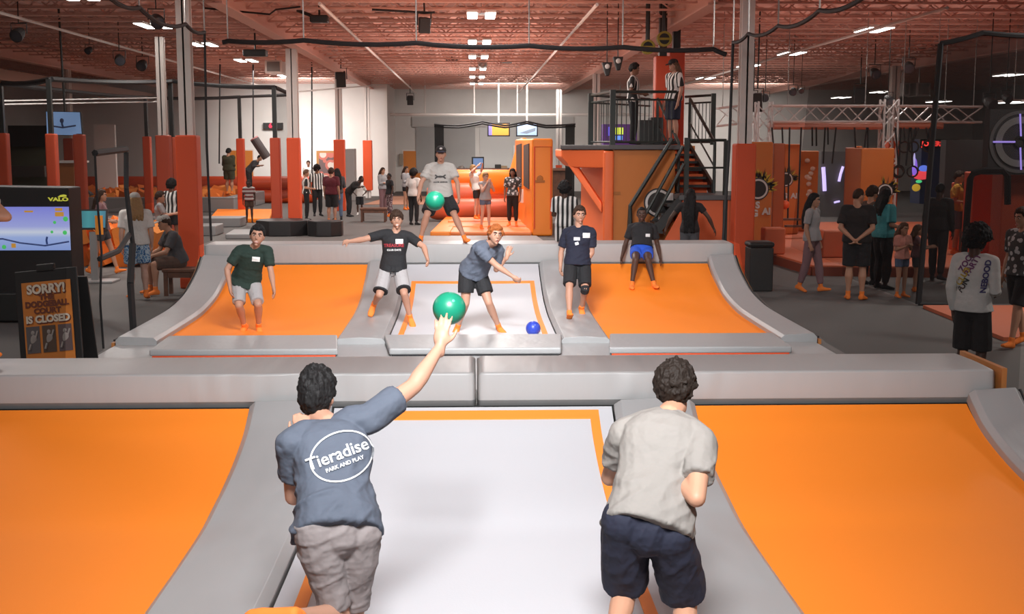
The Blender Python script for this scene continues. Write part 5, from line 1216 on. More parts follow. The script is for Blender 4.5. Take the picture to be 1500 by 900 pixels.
def headmesh(mb, hp, HF, hc, s, look):
    nu, nv = 40, 28; rings = []
    for j in range(nv + 1):
        th = PI * j / nv; th = min(max(th, .05), PI - .05); r = []
        for i in range(nu):
            a = 2 * PI * i / nu; x = math.sin(th) * math.cos(a); y = math.sin(th) * math.sin(a); z = math.cos(th)
            X, Y, Z = x * .074, y * .094, z * .112
            if z < 0:
                k = (-z) ** 1.3; X *= 1 - .30 * k
                if y > 0: Y = Y * (1 - .08 * k) + .010 * k
                else: Y *= 1 - .45 * k; 
            if y > .2:                        # face front
                f = (y - .2) / .8
                Y -= .008 * f
                ex = abs(abs(X) - .031) / .02; ez = abs(Z - .008) / .016
                if ex < 1 and ez < 1: Y -= .010 * (1 - ex) * (1 - ez) * 2
                if abs(Z - .032) < .014: Y += .004 * f
                if Z < -.078 and abs(X) < .03: Y += .006
            r.append(hp(X, Y, Z))
        rings.append(r)
    mb.loft(rings)
    M3 = HF
    # nose, ears, cheeks
    mb.loft([[hp(*p) for p in q] for q in (
        [(-.006, .078, .02), (.006, .078, .02), (.004, .090, .020), (-.004, .090, .020)], [(-.010, .08, -.005), (.010, .08, -.005), (.005, .102, -.008), (-.005, .102, -.008)],
        [(-.017, .08, -.028), (.017, .08, -.028), (.009, .112, -.026), (-.009, .112, -.026)], [(-.014, .08, -.036), (.014, .08, -.036), (.007, .102, -.036), (-.007, .102, -.036)])])
    for g in (-1, 1): mb.ell(hp(g * .076, -.008, -.008), .008 * s, .018 * s, .030 * s, M3 @ Matrix.Rotation(g * .25, 3, 'Z'), nu=10, nv=8)
    mb.ell(hp(0, .082, -.066), .024 * s, .012 * s, .012 * s, M3, nu=10, nv=6)
    mb.ell(hp(0, .072, -.096), .022 * s, .018 * s, .014 * s, M3, nu=10, nv=6)

def face(root, hp, HF, s, look):
    if look.get('noface'): return
    for g in (-1, 1):
        e = MB().ell(hp(g * .031, .0755, .008), .013 * s, .010 * s, .0062 * s, HF, nu=12, nv=8).build('eye', EYEW, root, smooth=True)
        MB().ell(hp(g * .031, .0845, .008), .0072 * s, .0035 * s, .0066 * s, HF, nu=10, nv=6).build('iris', EYED, e, smooth=True)
        mb = MB(); mb.tube([hp(g * .014, .088, .027), hp(g * .031, .088, .034), hp(g * .050, .074, .029)], [.006 * s, .0065 * s, .004 * s], n=6, ends=1); mb.build('eyebrow', look.get('brow', BROW), root)
    lip = LIPD if look['skin'] in ('dark', 'brown') else LIP
    mw, mo = look.get('mouth', (.024, .006))
    m = MB().ell(hp(0, .0905, -.066), mw * s, .007 * s, (mo + .004) * s, HF, nu=14, nv=8).build('mouth', lip, root, smooth=True)
    if mo > .008 or look.get('smile'): MB().ell(hp(0, .0945, -.064), mw * .8 * s, .005 * s, max(.004, mo * .5) * s, HF, nu=12, nv=6).build('mouth_inside', TEETH if look.get('smile') else EYED, m, smooth=True)  # open mouths without a smile: dark lens for the shade inside

def hair(root, J, look, kind, m, seed=0, vox=None):
    s = look.get('s', 1.0) * look.get('hs', 1.06); HF = head_frame(J['face'], J.get('hup', V((0, 0, 1)))); hc = J['head']; lf, fw, hu = HF.col[0], HF.col[1], HF.col[2]
    def hp(x, y, z): return hc + lf * x * s + fw * y * s + hu * z * s
    P = dict(short=(.016, .10, .028, .66, -.45), crop=(.006, .10, .02, .70, -.4), curly=(.026, .30, .05, .62, -.45), afro=(.055, .22, .04, .52, -.55), spiky=(.016, .16, .03, .6, -.62), fringe=(.018, .12, .03, .46, -.5), long=(.016, .10, .02, .62, -.6), bun=(.010, .08, .02, .66, -.5), cap=(.004, .06, .01, .35, -.4))[kind]
    thick, namp, nsc, front, backz = P
    mb = MB(); nu, nv = (56, 40) if (vox or look.get('vox', .01)) < .012 else (36, 26); rings = []
    for j in range(nv + 1):
        th = PI * j / nv; th = min(max(th, .05), PI - .05); r = []
        for i in range(nu):
            a = 2 * PI * i / nu; x = math.sin(th) * math.cos(a); y = math.sin(th) * math.sin(a); z = math.cos(th)
            # hairline: height below which there is no hair, by direction
            if y > 0: line = front if abs(x) < .62 else front - (abs(x) - .62) * 1.6
            else: line = (front - .6) * (1 - min(1, -y * 1.6)) + backz * min(1, -y * 1.6)
            if abs(x) > .8 and y > -.35: line = max(line, -.05 if y > .1 else -.02)
            k = (z - line) / .10; k = max(-1, min(1, k))
            n1 = noise.noise(V((x, y, z)) * (1 / nsc) * .35 + V((seed, 0, 0)))
            t = thick * (1 + namp * 2.2 * n1)
            if kind == 'spiky' and z > .35: t += .030 * max(0, z - .35) * (1.1 + 1.2 * noise.noise(V((x * 7, y * 5, seed)))) + (.012 if y > 0 else 0)
            if kind in ('short', 'fringe') and z > .3: t += .010 * z
            if kind == 'curly': t += .010 * abs(noise.noise(V((x, y, z)) * 9 + V((seed, 3, 0))))
            f = 1.0
            X, Y, Z = x * (.074 + t), y * (.094 + t), z * (.112 + t)
            if z < 0:
                kk = (-z) ** 1.3; X *= 1 - .30 * kk
                if y < 0: Y *= 1 - .40 * kk
            if k < 0:
                q = 1 + .35 * k; X *= q; Y *= q; Z *= q
            r.append(hp(X, Y, Z))
        rings.append(r)
    mb.loft(rings)
    up = V((0, 0, 1))
    if kind == 'long':
        L = look.get('hairlen', .38)
        bdir = (J['neck'] - J['pel']).normalized(); back = -(J['hip_l'] - J['hip_r']).cross(bdir).normalized()
        for dx in (-.05, -.02, .02, .05):
            p0 = hp(dx * .8, -.06, .02); p1 = hp(dx * 1.3, -.085, -.11); p2 = J['neck'] - bdir * L * .4 * s + back * .115 * s + lf * dx * 1.3 * s; p3 = J['neck'] - bdir * L * s + back * .13 * s + lf * dx * 1.6 * s
            mb.tube([p0, p1, p2, p3], [.04 * s, .05 * s, .046 * s, .02 * s], n=10, ends=1)
        for g in (-1, 1): mb.tube([hp(g * .05, -.01, .08), hp(g * .078, -.02, -.02), hp(g * .075, -.04, -.12)], [.03 * s, .03 * s, .03 * s], n=8, ends=1)
    if kind == 'bun': mb.ell(hp(0, -.06, .13), .06 * s, .06 * s, .05 * s, HF)
    fa = .004 if kind in ('crop',) else .007
    o = remesh(mb, 'hair', (vox or look.get('vox', .01)) * .75, m, root, smooth=1, disp=lambda p: fa * (noise.noise(V((p.x * 55, p.y * 55, p.z * 26))) + .6 * noise.noise(p * 95)))
    return o
def cap(root, J, look, m, m2=None):
    s = look.get('s', 1.0) * look.get('hs', 1.06); HF = head_frame(J['face'], J.get('hup', V((0, 0, 1)))); hc = J['head']; lf, fw, hu = HF.col[0], HF.col[1], HF.col[2]
    def hp(x, y, z): return hc + lf * x * s + fw * y * s + hu * z * s
    mb = MB(); R = []
    for z, k in ((.045, 1.0), (.07, .99), (.095, .90), (.115, .72), (.128, .45), (.133, .12)):
        R.append([hp(.083 * k * math.cos(2 * PI * i / 24), .104 * k * math.sin(2 * PI * i / 24) - .002, z) for i in range(24)])
    mb.loft(R); c = mb.build('cap', m, root, smooth=True)
    mb = MB(); A = []
    for yy, w, dz in ((.085, .070, .0), (.12, .066, -.003), (.15, .052, -.010), (.168, .030, -.016)):
        A.append([hp(-w, yy, .048 + dz - .006), hp(-w * .5, yy + .006, .052 + dz), hp(w * .5, yy + .006, .052 + dz), hp(w, yy, .048 + dz - .006), hp(w, yy, .042 + dz - .006), hp(-w, yy, .042 + dz - .006)])
    mb.loft(A); mb.build('brim', m2 or m, c)
    if m2: MB().ell(hp(0, .098, .085), .024 * s, .008 * s, .016 * s, HF, nu=10, nv=6).build('badge', EYEW, c)

def wrap_on(root, so, pts_fs, name, m, direction, off=.006):
    """lay flat lettering/patches (world verts, faces) on the cloth along a direction"""
    vs, fs = pts_fs; org = V(so['_o']); me = so.data
    bv = BVHTree.FromPolygons([v.co + org for v in me.vertices], [tuple(p.vertices) for p in me.polygons]); d = V(direction).normalized()
    mb = MB(); out = []
    for v in vs:
        h = bv.ray_cast(v - d * 1.0, d)
        q = (h[0] - d * off) if h[0] is not None else v
        out.append(mb.bm.verts.new(q))
    for f in fs:
        try: mb.bm.faces.new([out[i] for i in f])
        except ValueError: pass
    o = mb.build(name, m, so, loc=None)
    return o
def patch(c, x, z, w, h, n=6):
    vs = []; fs = []
    for j in range(n + 1):
        for i in range(n + 1): vs.append(c + x * (w * (i / n - .5)) + z * (h * (j / n - .5)))
    for j in range(n):
        for i in range(n): a = j * (n + 1) + i; fs.append((a, a + 1, a + n + 2, a + n + 1))
    return vs, fs
def textpts(txt, size, M, bold=0):
    vs, fs = text_mesh(txt, size, 0.0, bold); 
    return [M @ v for v in vs], fs
def ringpts(c, x, z, rx, rz, w, a0=0, a1=2 * PI, n=40):
    vs = []; fs = []
    for k in range(n + 1):
        a = a0 + (a1 - a0) * k / n
        for q in (-1, 1): vs.append(c + x * math.cos(a) * (rx + q * w) + z * math.sin(a) * (rz + q * w))
    for k in range(n): fs.append((2 * k, 2 * k + 1, 2 * k + 3, 2 * k + 2))
    return vs, fs

# ------------------------------------------------ poses from the photograph
def pose(pel, neck, head, face, s, A, L, hipdir=None, shw=.185, hup=None, d_hip=.095):
    """pel=(px,py,Y) neck=(px,py,far) ... arms A / legs L given per side as pixel chains"""
    J = {}; J['pel'] = aY(*pel); J['neck'] = reach(J['pel'], neck[0], neck[1], .50 * s, neck[2]) if len(neck) == 3 else aY(neck[0], neck[1], neck[3])
    up = (J['neck'] - J['pel']).normalized()
    J['head'] = reach(J['neck'], head[0], head[1], .175 * s, head[2]) if len(head) == 3 else aY(head[0], head[1], head[3])
    J['face'] = V(face); J['hup'] = V(hup) if hup else (J['head'] - J['neck']).normalized() * .5 + V((0, 0, 1))
    hd = V(hipdir).normalized(); hd = (hd - up * hd.dot(up)).normalized()
    J['hip_l'] = J['pel'] + hd * d_hip * s - up * .03 * s; J['hip_r'] = J['pel'] - hd * d_hip * s - up * .03 * s
    for q in 'lr':
        a = A[q]; sh = J['neck'] - up * .045 * s
        J['sh_' + q] = reach(sh, a[0][0], a[0][1], shw * s, a[0][2]); J['el_' + q] = reach(J['sh_' + q], a[1][0], a[1][1], .29 * s, a[1][2]); J['wr_' + q] = reach(J['el_' + q], a[2][0], a[2][1], .255 * s, a[2][2])
        l = L[q]; J['kn_' + q] = reach(J['hip_' + q], l[0][0], l[0][1], .43 * s, l[0][2]); J['an_' + q] = reach(J['kn_' + q], l[1][0], l[1][1], .42 * s, l[1][2]); J['toe_' + q] = J['an_' + q] + V(l[2]).normalized() * .2
    return J
def stand(x, y, face_deg, h=1.72, z=0, lean=0, arms='down', step=0, turn=0, head_turn=0, bend=0, look_down=0):
    """generic standing pose in metres; face_deg 0 = towards the camera, + turns to the viewer's right"""
    s = h / 1.75; R = Matrix.Rotation(math.radians(face_deg), 3, 'Z')
    def W(p): return V((x, y, z)) + R @ (V(p) * s)
    J = {}
    cl = math.cos(lean); sl = math.sin(lean)
    def T(px, py, pz):      # torso point leaning forward about the pelvis (forward = -y)
        dz = pz - .95; return W((px, -(sl * dz) + py * cl, .95 - bend * .1 + cl * dz))
    J['pel'] = T(0, 0, .95); J['neck'] = T(0, .015, 1.455); J['head'] = T(0, -.015, 1.625)
    hr = Matrix.Rotation(math.radians(face_deg + head_turn), 3, 'Z'); J['face'] = hr @ V((0, -1, -.12 - look_down)); J['hup'] = V((0, 0, 1))
    for q, g in (('l', 1), ('r', -1)):
        J['hip_' + q] = T(g * .092, 0, .92); st = step * g
        J['kn_' + q] = W((g * .10, -.02 - st * .5 - bend * .25, .50 - bend * .03)); J['an_' + q] = W((g * .105, .01 - st + abs(min(0, st)) * .0, .085 + (.03 if st < 0 else 0))); J['toe_' + q] = J['an_' + q] + R @ V((g * .05, -.2, -.03))
        J['sh_' + q] = T(g * .185, .0, 1.415)
        ar = arms if isinstance(arms, str) else arms[q]
        if ar == 'down': e, w = (g * .235, .03, 1.13), (g * .24, -.05, .88)
        elif ar == 'bent': e, w = (g * .24, .03, 1.13), (g * .14, -.20, 1.10)
        elif ar == 'chest': e, w = (g * .24, -.02, 1.14), (g * .06, -.20, 1.24)
        elif ar == 'cross': e, w = (g * .22, -.03, 1.13), (-g * .08, -.19, 1.16)
        elif ar == 'back': e, w = (g * .245, .10, 1.14), (g * .03, .17, .96)
        elif ar == 'out': e, w = (g * .36, .0, 1.20), (g * .46, -.06, .98)
        elif ar == 'up': e, w = (g * .30, -.14, 1.55), (g * .16, -.30, 1.72)
        elif ar == 'face': e, w = (g * .22, -.15, 1.2), (g * .07, -.2, 1.45)
        elif ar == 'fwd': e, w = (g * .22, -.12, 1.16), (g * .2, -.36, 1.2)
        elif ar == 'hip': e, w = (g * .34, .08, 1.16), (g * .2, -.05, 1.02)
        J['el_' + q] = T(*e); J['wr_' + q] = T(*w)
    return J, s
def cloth(name, c, rough=.85): return mat('cloth_' + name, c, rough, bump=.35, scale=14, detail=2)
CL = {k: cloth(k, c) for k, c in dict(white=(.62, .60, .57), offwhite=(.42, .40, .37), tan=(.24, .22, .20), blue=(.076, .090, .120), green=(.013, .03, .022), black=(.012, .012, .014), navy=(.010, .012, .028), slate=(.09, .105, .14), grey=(.32, .32, .33), lightgrey=(.36, .34, .34), taupe=(.215, .185, .18), darkgrey=(.06, .06, .065), teal=(.06, .32, .35), pink=(.62, .27, .21), maroon=(.10, .012, .02), royal=(.02, .09, .55), yellow=(.55, .28, .03), denim=(.10, .14, .22), olive=(.045, .045, .02), nearblack=(.016, .013, .013), mauve=(.22, .12, .13), brown=(.09, .05, .035)).items()}
PATT = blotch('patterned_blue_cloth', (.08, .22, .42), (.42, .55, .65), 22, (.02, .10, .25)); PLEG = blotch('patterned_legging_cloth', (.5, .42, .42), (.12, .06, .07), 26); CAMO = blotch('mottled_cloth', (.5, .5, .5), (.05, .05, .05), 14)
TAGM = mat('name_tag_white', (.75, .74, .72), .6); REDP = mat('print_red', (.35, .03, .04), .7); WHP = mat('print_white', (.70, .70, .70), .7); BKP = mat('print_black', (.05, .05, .05), .7)
cam_dir = lambda p: (V(p) - O).normalized()
UPV = V((0, 0, 1))
def nametag(root, J, px, py, w=.085, h=.055, name='name_tag', m=None, rot=0.0):
    so = J['_shirt']; Y = J['neck'].y; c = aY(px, py, Y); d = cam_dir(c); x = d.cross(UPV).normalized(); z = x.cross(d); x2 = x * math.cos(rot) + z * math.sin(rot); z2 = z * math.cos(rot) - x * math.sin(rot)
    return wrap_on(root, so, patch(c, x2, z2, w, h), name, m or TAGM, d, .007)
def folds(amp, f, seed, ang=(1, .3, 1), tilt=.6, zmax=None, lo=-.005, lift=.004):
    """cloth creases: long ridges running along a diagonal, stronger towards the hem"""
    ct, st = math.cos(tilt), math.sin(tilt)
    def g(p):
        u = -p.x * st + p.z * ct; v = p.x * ct + p.z * st
        q = V((v * .9, p.y * 1.2, u * 3.0)) * (f * .55); n = noise.noise(q + V((seed, 0, 0)))
        k = 1.0 if zmax is None else max(.25, min(1.5, (zmax - p.z) / .25))
        return max(lo, k * (amp * (.55 - abs(n) * 2.6)) + amp * .4 * noise.noise(V((p.x, p.y, p.z)) * f * 1.3)) + lift
    return g
# ---- thrower in blue (seen from behind)
s = .98
J = pose((494, 772, 4.95), (481, 624, 1), (465, 582, 1), (.25, 1, .12), s,
    {'l': ((428, 650, -1), (430, 728, 1), (440, 640, 1)), 'r': ((560, 607, 1), (606, 566, 1), (645, 508, 1))},
    {'l': ((497, 910, 1), (425, 905, -1), (-.75, -.35, .12)), 'r': ((515, 905, 1), (530, 1010, -1), (.1, 1, -.1))}, hipdir=(-.85, -.5, 0), hup=(0, .25, 1))
J['hd_r'] = V((.1, .35, 1)); J['pn_r'] = V((.15, 1, .1)); J['pn_l'] = V((.2, 1, 0)); J['hd_l'] = V((-.02, .3, 1))
bt = aY(658, 452, J['wr_r'].y + .30)
lk = dict(skin='fair', s=s, hs=.96, vox=.0075, shirt=CL['blue'], sleeve=.62, shorts=CL['taupe'], leg=.84, lflare=.82, hem=-.07, fold=folds(.011, 9, 3, tilt=.55, zmax=1.35, lo=-.004, lift=.007), sfold=folds(.008, 10, 5, tilt=.2, lo=-.001, lift=.001), curl_r=.12, spread=.16, curl_l=.9, noface=False, w=.93)
thrower = build_person('person', 'person in a blue grey T-shirt seen from behind throwing a green ball, raised right arm', J, lk); hair(thrower, J, lk, 'spiky', HAIRS['black'], 3)
so = J['_shirt']; c = aY(501, 668, J['pel'].y + .1); d = cam_dir(c); x = d.cross(UPV).normalized(); z = x.cross(d); ro = .33; X = x * math.cos(ro) + z * math.sin(ro); Z = z * math.cos(ro) - x * math.sin(ro)
k = c.y / F
wrap_on(thrower, so, ringpts(c, X, Z, 48 * k, 36 * k, 1.2 * k), 'print_ring', WHP, d, .007)
wrap_on(thrower, so, textpts('Tieradise', 26 * k, frame(c + Z * 4 * k - X * 5 * k, X, Z), .001), 'print_lettering', WHP, d, .008)
wrap_on(thrower, so, textpts('PARK AND PLAY', 8 * k, frame(c - Z * 13 * k, X, Z), .0005), 'print_lettering', WHP, d, .008)
print('thrower arm', [round(v, 2) for v in J['wr_r']], 'ankles', J['an_l'].z, J['an_r'].z, 'head', J['head'])
# ---- man in tan
s = 1.0
J = pose((950, 765, 4.95), (980, 610, 1), (989, 568, 1), (.28, 1, -.05), s,
    {'l': ((904, 640, 1), (893, 700, 1), (925, 690, 1)), 'r': ((1026, 650, -1), (1020, 730, -1), (985, 690, 1))},
    {'l': ((915, 868, 1), (893, 960, -1), (-.1, 1, -.1)), 'r': ((1004, 880, 1), (996, 985, -1), (.2, 1, -.1))}, hipdir=(-.95, -.25, -.12), hup=(0, .2, 1), d_hip=.10)
lk = dict(skin='tan', s=s, hs=.96, vox=.0075, shirt=CL['tan'], sleeve=.62, shorts=CL['navy'], leg=.86, lflare=1.08, hem=-.07, fold=folds(.010, 8, 8, tilt=.45, zmax=1.3, lo=-.004, lift=.007), sfold=folds(.008, 9, 2, tilt=1.2, lo=-.001, lift=.001), w=.98, curl=.7)
o = build_person('person', 'person in a light tan T-shirt and navy shorts seen from behind at lower right', J, lk); hair(o, J, lk, 'curly', HAIRS['darkbrown'], 6)
print('tan', J['an_l'].z, J['an_r'].z, J['head'])
# ---- young man in dark green
s = .97
J = pose((361, 409, 16.15), (372, 362, -1), (377, 346, -1), (.12, -1, .05), s,
    {'l': ((396, 369, 1), (397, 399, -1), (401, 423, -1)), 'r': ((340, 369, -1), (329, 400, -1), (337, 422, -1))},
    {'l': ((378, 446, -1), (379, 478, 1), (.3, -1, -.1)), 'r': ((350, 448, -1), (358, 478, 1), (-.3, -1, -.1))}, hipdir=(1, .05, 0), hup=(.12, .15, 1))
lk = dict(skin='fair', s=s, vox=.010, shirt=CL['green'], sleeve=.7, fold=folds(.007, 10, 1, tilt=-.3), shorts=CL['lightgrey'], leg=.9, lflare=.88, w=1.06, hemoff=.06, hs=1.2, smile=True, mouth=(.028, .006), sock_mat=SOCK)
o = build_person('person', 'person crouching in a dark green T-shirt and light grey shorts on the far left bed', J, lk); hair(o, J, lk, 'short', HAIRS['black'], 2); nametag(o, J, 375, 380, .10, .06, rot=-.1)
print('green', J['an_l'], J['an_r'])
# ---- jumping young man in black
s = .97
J = pose((576, 391, 16.6), (580, 340, -1), (581, 322, -1), (.1, -1, -.02), s,
    {'l': ((603, 347, 1), (621, 362, -1), (626, 379, -1)), 'r': ((553, 343, 1), (532, 351, -1), (511, 354, -1))},
    {'l': ((592, 430, -1), (601, 466, 1), (.25, -.8, -.55)), 'r': ((556, 432, -1), (548, 446, 1), (-.3, -.3, -.9))}, hipdir=(1, 0, 0), hup=(-.05, 0, 1))
lk = dict(skin='fair', s=s, vox=.010, shirt=CL['black'], sleeve=.68, shorts=CL['lightgrey'], leg=.88, lflare=1.06, trim=CL['black'], w=1.0, smile=True, mouth=(.024, .005), curl=.6)
o = build_person('person', 'person jumping in a black T-shirt with arms spread and light grey shorts', J, lk); hair(o, J, lk, 'fringe', HAIRS['brown'], 4); nametag(o, J, 585, 354, .10, .065)
so = J['_shirt']; c = aY(577, 360, J['neck'].y); d = cam_dir(c); x = d.cross(UPV).normalized(); z = x.cross(d)
wrap_on(o, so, textpts('TREASURE', .058, frame(c, x, z), .002), 'print_lettering', REDP, d, .008); wrap_on(o, so, textpts('CLUB DAYS', .036, frame(c - z * .06, x, z), .001), 'print_lettering', WHP, d, .008)
MB().tube([aY(573, 391, J['pel'].y - .16), aY(572, 402, J['pel'].y - .165)], .008, n=6).tube([aY(579, 391, J['pel'].y - .16), aY(579, 403, J['pel'].y - .165)], .008, n=6).build('drawstring', CL['black'], o)
# ---- ginger thrower
s = .99
J = pose((694, 396, 15.85), (717, 357, -1), (726, 345, -1), (.28, -1, .08), s,
    {'l': ((731, 367, 1), (727, 395, 1), (743, 376, -1)), 'r': ((703, 366, -1), (727, 389, -1), (752, 406, -1))},
    {'l': ((716, 444, -1), (731, 480, 1), (.3, -1, -.1)), 'r': ((682, 446, -1), (670, 480, 1), (-.1, -1, -.1))}, hipdir=(1, .25, 0), hup=(.1, .1, 1))
J['hd_l'] = V((.25, 0, 1)); J['pn_l'] = V((.3, -1, .1))
lk = dict(skin='fair', s=s, vox=.010, shirt=CL['slate'], sleeve=.62, fold=folds(.008, 10, 4, tilt=.5), shorts=CL['black'], leg=.68, lflare=1.1, w=1.02, mouth=(.018, .012), curl_l=.1, curl_r=.9, spread=.2)
o = build_person('person', 'person with ginger hair in a slate T-shirt leaning to throw on the far centre bed', J, lk); hair(o, J, lk, 'curly', HAIRS['ginger'], 9)
print('ginger', J['an_l'], J['an_r'])
# ---- navy
s = .97
J = pose((846, 384, 17.0), (848, 332, -1), (849, 314, -1), (.12, -1, -.05), s,
    {'l': ((867, 341, 1), (867, 371, -1), (851, 391, -1)), 'r': ((830, 341, 1), (822, 369, 1), (821, 392, -1))},
    {'l': ((857, 424, -1), (852, 452, 1), (.15, -1, -.3)), 'r': ((834, 422, -1), (834, 462, -1), (0, -1, -.1))}, hipdir=(1, .05, 0), hup=(0, 0, 1))
lk = dict(skin='fair', s=s, vox=.010, shirt=CL['navy'], sleeve=.72, fold=folds(.006, 10, 6, tilt=.3), shorts=CL['black'], leg=.86, w=1.0, mouth=(.02, .004), curl=.7)
o = build_person('person', 'person in a navy T-shirt walking forward on the far right grey strip', J, lk); hair(o, J, lk, 'short', HAIRS['brown'], 5); nametag(o, J, 859, 345, .10, .07)
nametag(o, J, 845, 350, .085, .045, 'print_mark', WHP); nametag(o, J, 845, 357, .05, .04, 'print_mark', WHP, rot=.3)
kn = J['kn_l']; an = J['an_l']; cyl_ = MB(); cyl_.tube([kn + (J['hip_l'] - kn) * .06, kn, kn.lerp(an, .12)], [.066, .062, .060], n=14); cyl_.build('knee_brace', CL['black'], o)
print('navy', J['an_l'], J['an_r'])
# ---- seated young man, blue shorts
s = .95
J = pose((940, 366, 19.42), (941, 328, 1), (940, 314, -1), (-.1, -1, -.06), s,
    {'l': ((957, 334, 1), (963, 358, 1), (967, 377, -1)), 'r': ((924, 334, 1), (916, 358, 1), (911, 376, -1))},
    {'l': ((949, 381, -1), (959, 421, -1), (.25, -1, -.5)), 'r': ((931, 381, -1), (925, 421, -1), (-.15, -1, -.5))}, hipdir=(1, 0, 0), hup=(0, 0, 1))
lk = dict(skin='dark', s=s, vox=.010, shirt=CL['black'], sleeve=.68, shorts=CL['royal'], leg=.5, hem=.06, w=1.02, mouth=(.022, .004), curl=.3)
o = build_person('person', 'person in a black T-shirt and bright blue shorts sitting on the far wall pad', J, lk); hair(o, J, lk, 'crop', HAIRS['black'], 7); nametag(o, J, 949, 345, .07, .05, 'chest_print', WHP)
# ---- man with cap on the far wall pad
s = .98
J = pose((645, 284, 20.25), (645, 240, -1), (646, 226, -1), (.02, -1, .02), s,
    {'l': ((663, 247, 1), (670, 268, -1), (672, 288, -1)), 'r': ((627, 247, 1), (617, 268, -1), (613, 288, -1))},
    {'l': ((666, 316, -1), (681, 350, 1), (.45, -1, -.25)), 'r': ((625, 316, -1), (616, 350, 1), (-.4, -1, -.2))}, hipdir=(1, 0, 0), hup=(0, 0, 1))
lk = dict(skin='fair', s=s, vox=.010, shirt=CL['offwhite'], sleeve=.66, fold=folds(.007, 9, 7, tilt=-.4), shorts=CL['black'], leg=.84, lflare=1.1, w=1.12, mouth=(.016, .009), hem=-.10, curl=.5)
o = build_person('person', 'person in a light grey T-shirt and dark cap standing on the far wall pad', J, lk); hair(o, J, lk, 'crop', HAIRS['brown'], 8); cap(o, J, lk, CL['nearblack'], CL['navy'])
so = J['_shirt']; c = aY(645, 259, J['neck'].y); d = cam_dir(c); x = d.cross(UPV).normalized(); z = x.cross(d)
wrap_on(o, so, ringpts(c + z * .055, x, z, .09, .06, .012, PI * 1.12, PI * 1.88), 'print_mark', BKP, d, .008); wrap_on(o, so, ringpts(c - z * .055, x, z, .09, .06, .012, PI * .12, PI * .88), 'print_mark', BKP, d, .008); wrap_on(o, so, textpts('UNDER ARMOUR', .03, frame(c - z * .09, x, z), .0015), 'print_lettering', BKP, d, .008)
print('cap', J['an_l'], J['an_r'])
# ---- balls
GREEN = mat('green_ball_rubber', (.008, .20, .115), .35, bump=.02, scale=200); BLUEB = mat('blue_ball_rubber', (.03, .06, .42), .35)
def ball(c, r, m, label, mark):
    t = thing('play_ball', label, 'ball', (c.x, c.y, c.z - r)); MB().ell(c, r, r, r, nu=32, nv=20).build('ball_skin', m, t, smooth=True)
    d = (O - c).normalized(); e = d.orthogonal().normalized(); q = (d * .75 + V((.25, 0, .45))).normalized(); M3 = Matrix((q.orthogonal().normalized(), q.cross(q.orthogonal().normalized()), q)).transposed(); MB().ell(c + q * r * .985, r * .1, r * .1, r * .03, M3, nu=10, nv=6).build('valve', mark, t, smooth=True)
ball(bt, .5 * 49 * bt.y / F, GREEN, 'green rubber ball just leaving the raised hand of the thrower', mat('valve_pale', (.08, .45, .3), .4))
c = aY(637, 294.5, 12.0); ball(c, .5 * 28.5 * 12 / F, GREEN, 'green rubber ball in the air in front of the man with the cap', mat('valve_pale', (.08, .45, .3), .4))
c = aY(781, 484, 15.5); c.z = .03 + .095; ball(c, .095, BLUEB, 'blue rubber ball lying on the far grey centre bed', mat('valve_blue', (.12, .16, .6), .4))

# ------------------------------------------------ people in the hall
def bg(px, pyfoot, label, h, face, look, hairk=None, hairm='black', group=None, Y=None, z=0.0, **kw):
    if Y is None: p = aZ(px, pyfoot, z)
    else:
        p = aY(px, 300, Y); p.z = z
    J, s = stand(p.x, p.y, face, h, z, **kw)
    lk = dict(s=s, hs=1.06 if h > 1.45 else 1.28, vox=.013 if p.y < 24 else .018, detail=p.y < 24); lk.update(look)
    if p.y > 30: lk['noface'] = lk.get('noface', abs(((face + 180) % 360) - 180) > 80)
    o = build_person('person', label, J, lk, group=group, loc=(p.x, p.y, z))
    if hairk: hair(o, J, lk, hairk, HAIRS[hairm], px * .01)
    return o, J, lk
def fr(a): r = math.radians(a); return (math.cos(r), math.sin(r), 0)      # across-the-body axis for a body turned by a degrees
def ref(i, a, f=11): return stripes('referee_cloth_%d' % i, (.70, .69, .66), (.02, .02, .02), f, fr(a))
D = dict
# right hand group
bg(1187, 428, 'person with long dark hair in a white T-shirt and grey leggings walking on the right', 1.66, 55, D(skin='tan', shirt=CL['lightgrey'], sleeve=.7, shorts=CL['mauve'], shorts_name='leggings', leg=1.85, fem=True, w=1.0, hairlen=.3), 'long', arms='down', step=.16)
bg(1252, 440, 'person in a black polo shirt and shorts with hands clasped behind the back', 1.78, 155, D(skin='tan', shirt=CL['nearblack'], sleeve=.8, shorts=CL['black'], leg=.9, w=1.2), 'crop', 'brown', arms='back', head_turn=-40)
bg(1291, 424, 'person in a teal T-shirt and black trousers standing behind the children', 1.72, 110, D(skin='tan', shirt=CL['teal'], sleeve=.85, shorts=CL['black'], shorts_name='trousers', leg=1.9, fem=True, w=1.22, hairlen=.14, sock_mat=CL['black']), 'long', arms='bent')
bg(1272, 418, 'person in dark clothes mostly hidden between the black polo and the teal shirt', 1.74, 120, D(skin='tan', shirt=CL['brown'], sleeve=.8, shorts=CL['black'], shorts_name='trousers', leg=1.9, sock_mat=CL['black']), 'curly', 'brown', arms='down')
bg(1319, 436, 'small child in a pink T-shirt and dark shorts with clasped hands', 1.2, 25, D(skin='tan', shirt=CL['pink'], sleeve=.7, shorts=CL['denim'], leg=.45, fem=True, hairlen=.16), 'long', 'lightbrown', arms='chest')
bg(1340, 428, 'small child behind the one in pink, reaching out to the right', 1.12, 75, D(skin='tan', shirt=CL['mauve'], sleeve=.5, shorts=CL['darkgrey'], leg=.6, fem=True, hairlen=.12), 'long', 'lightbrown', arms='fwd')
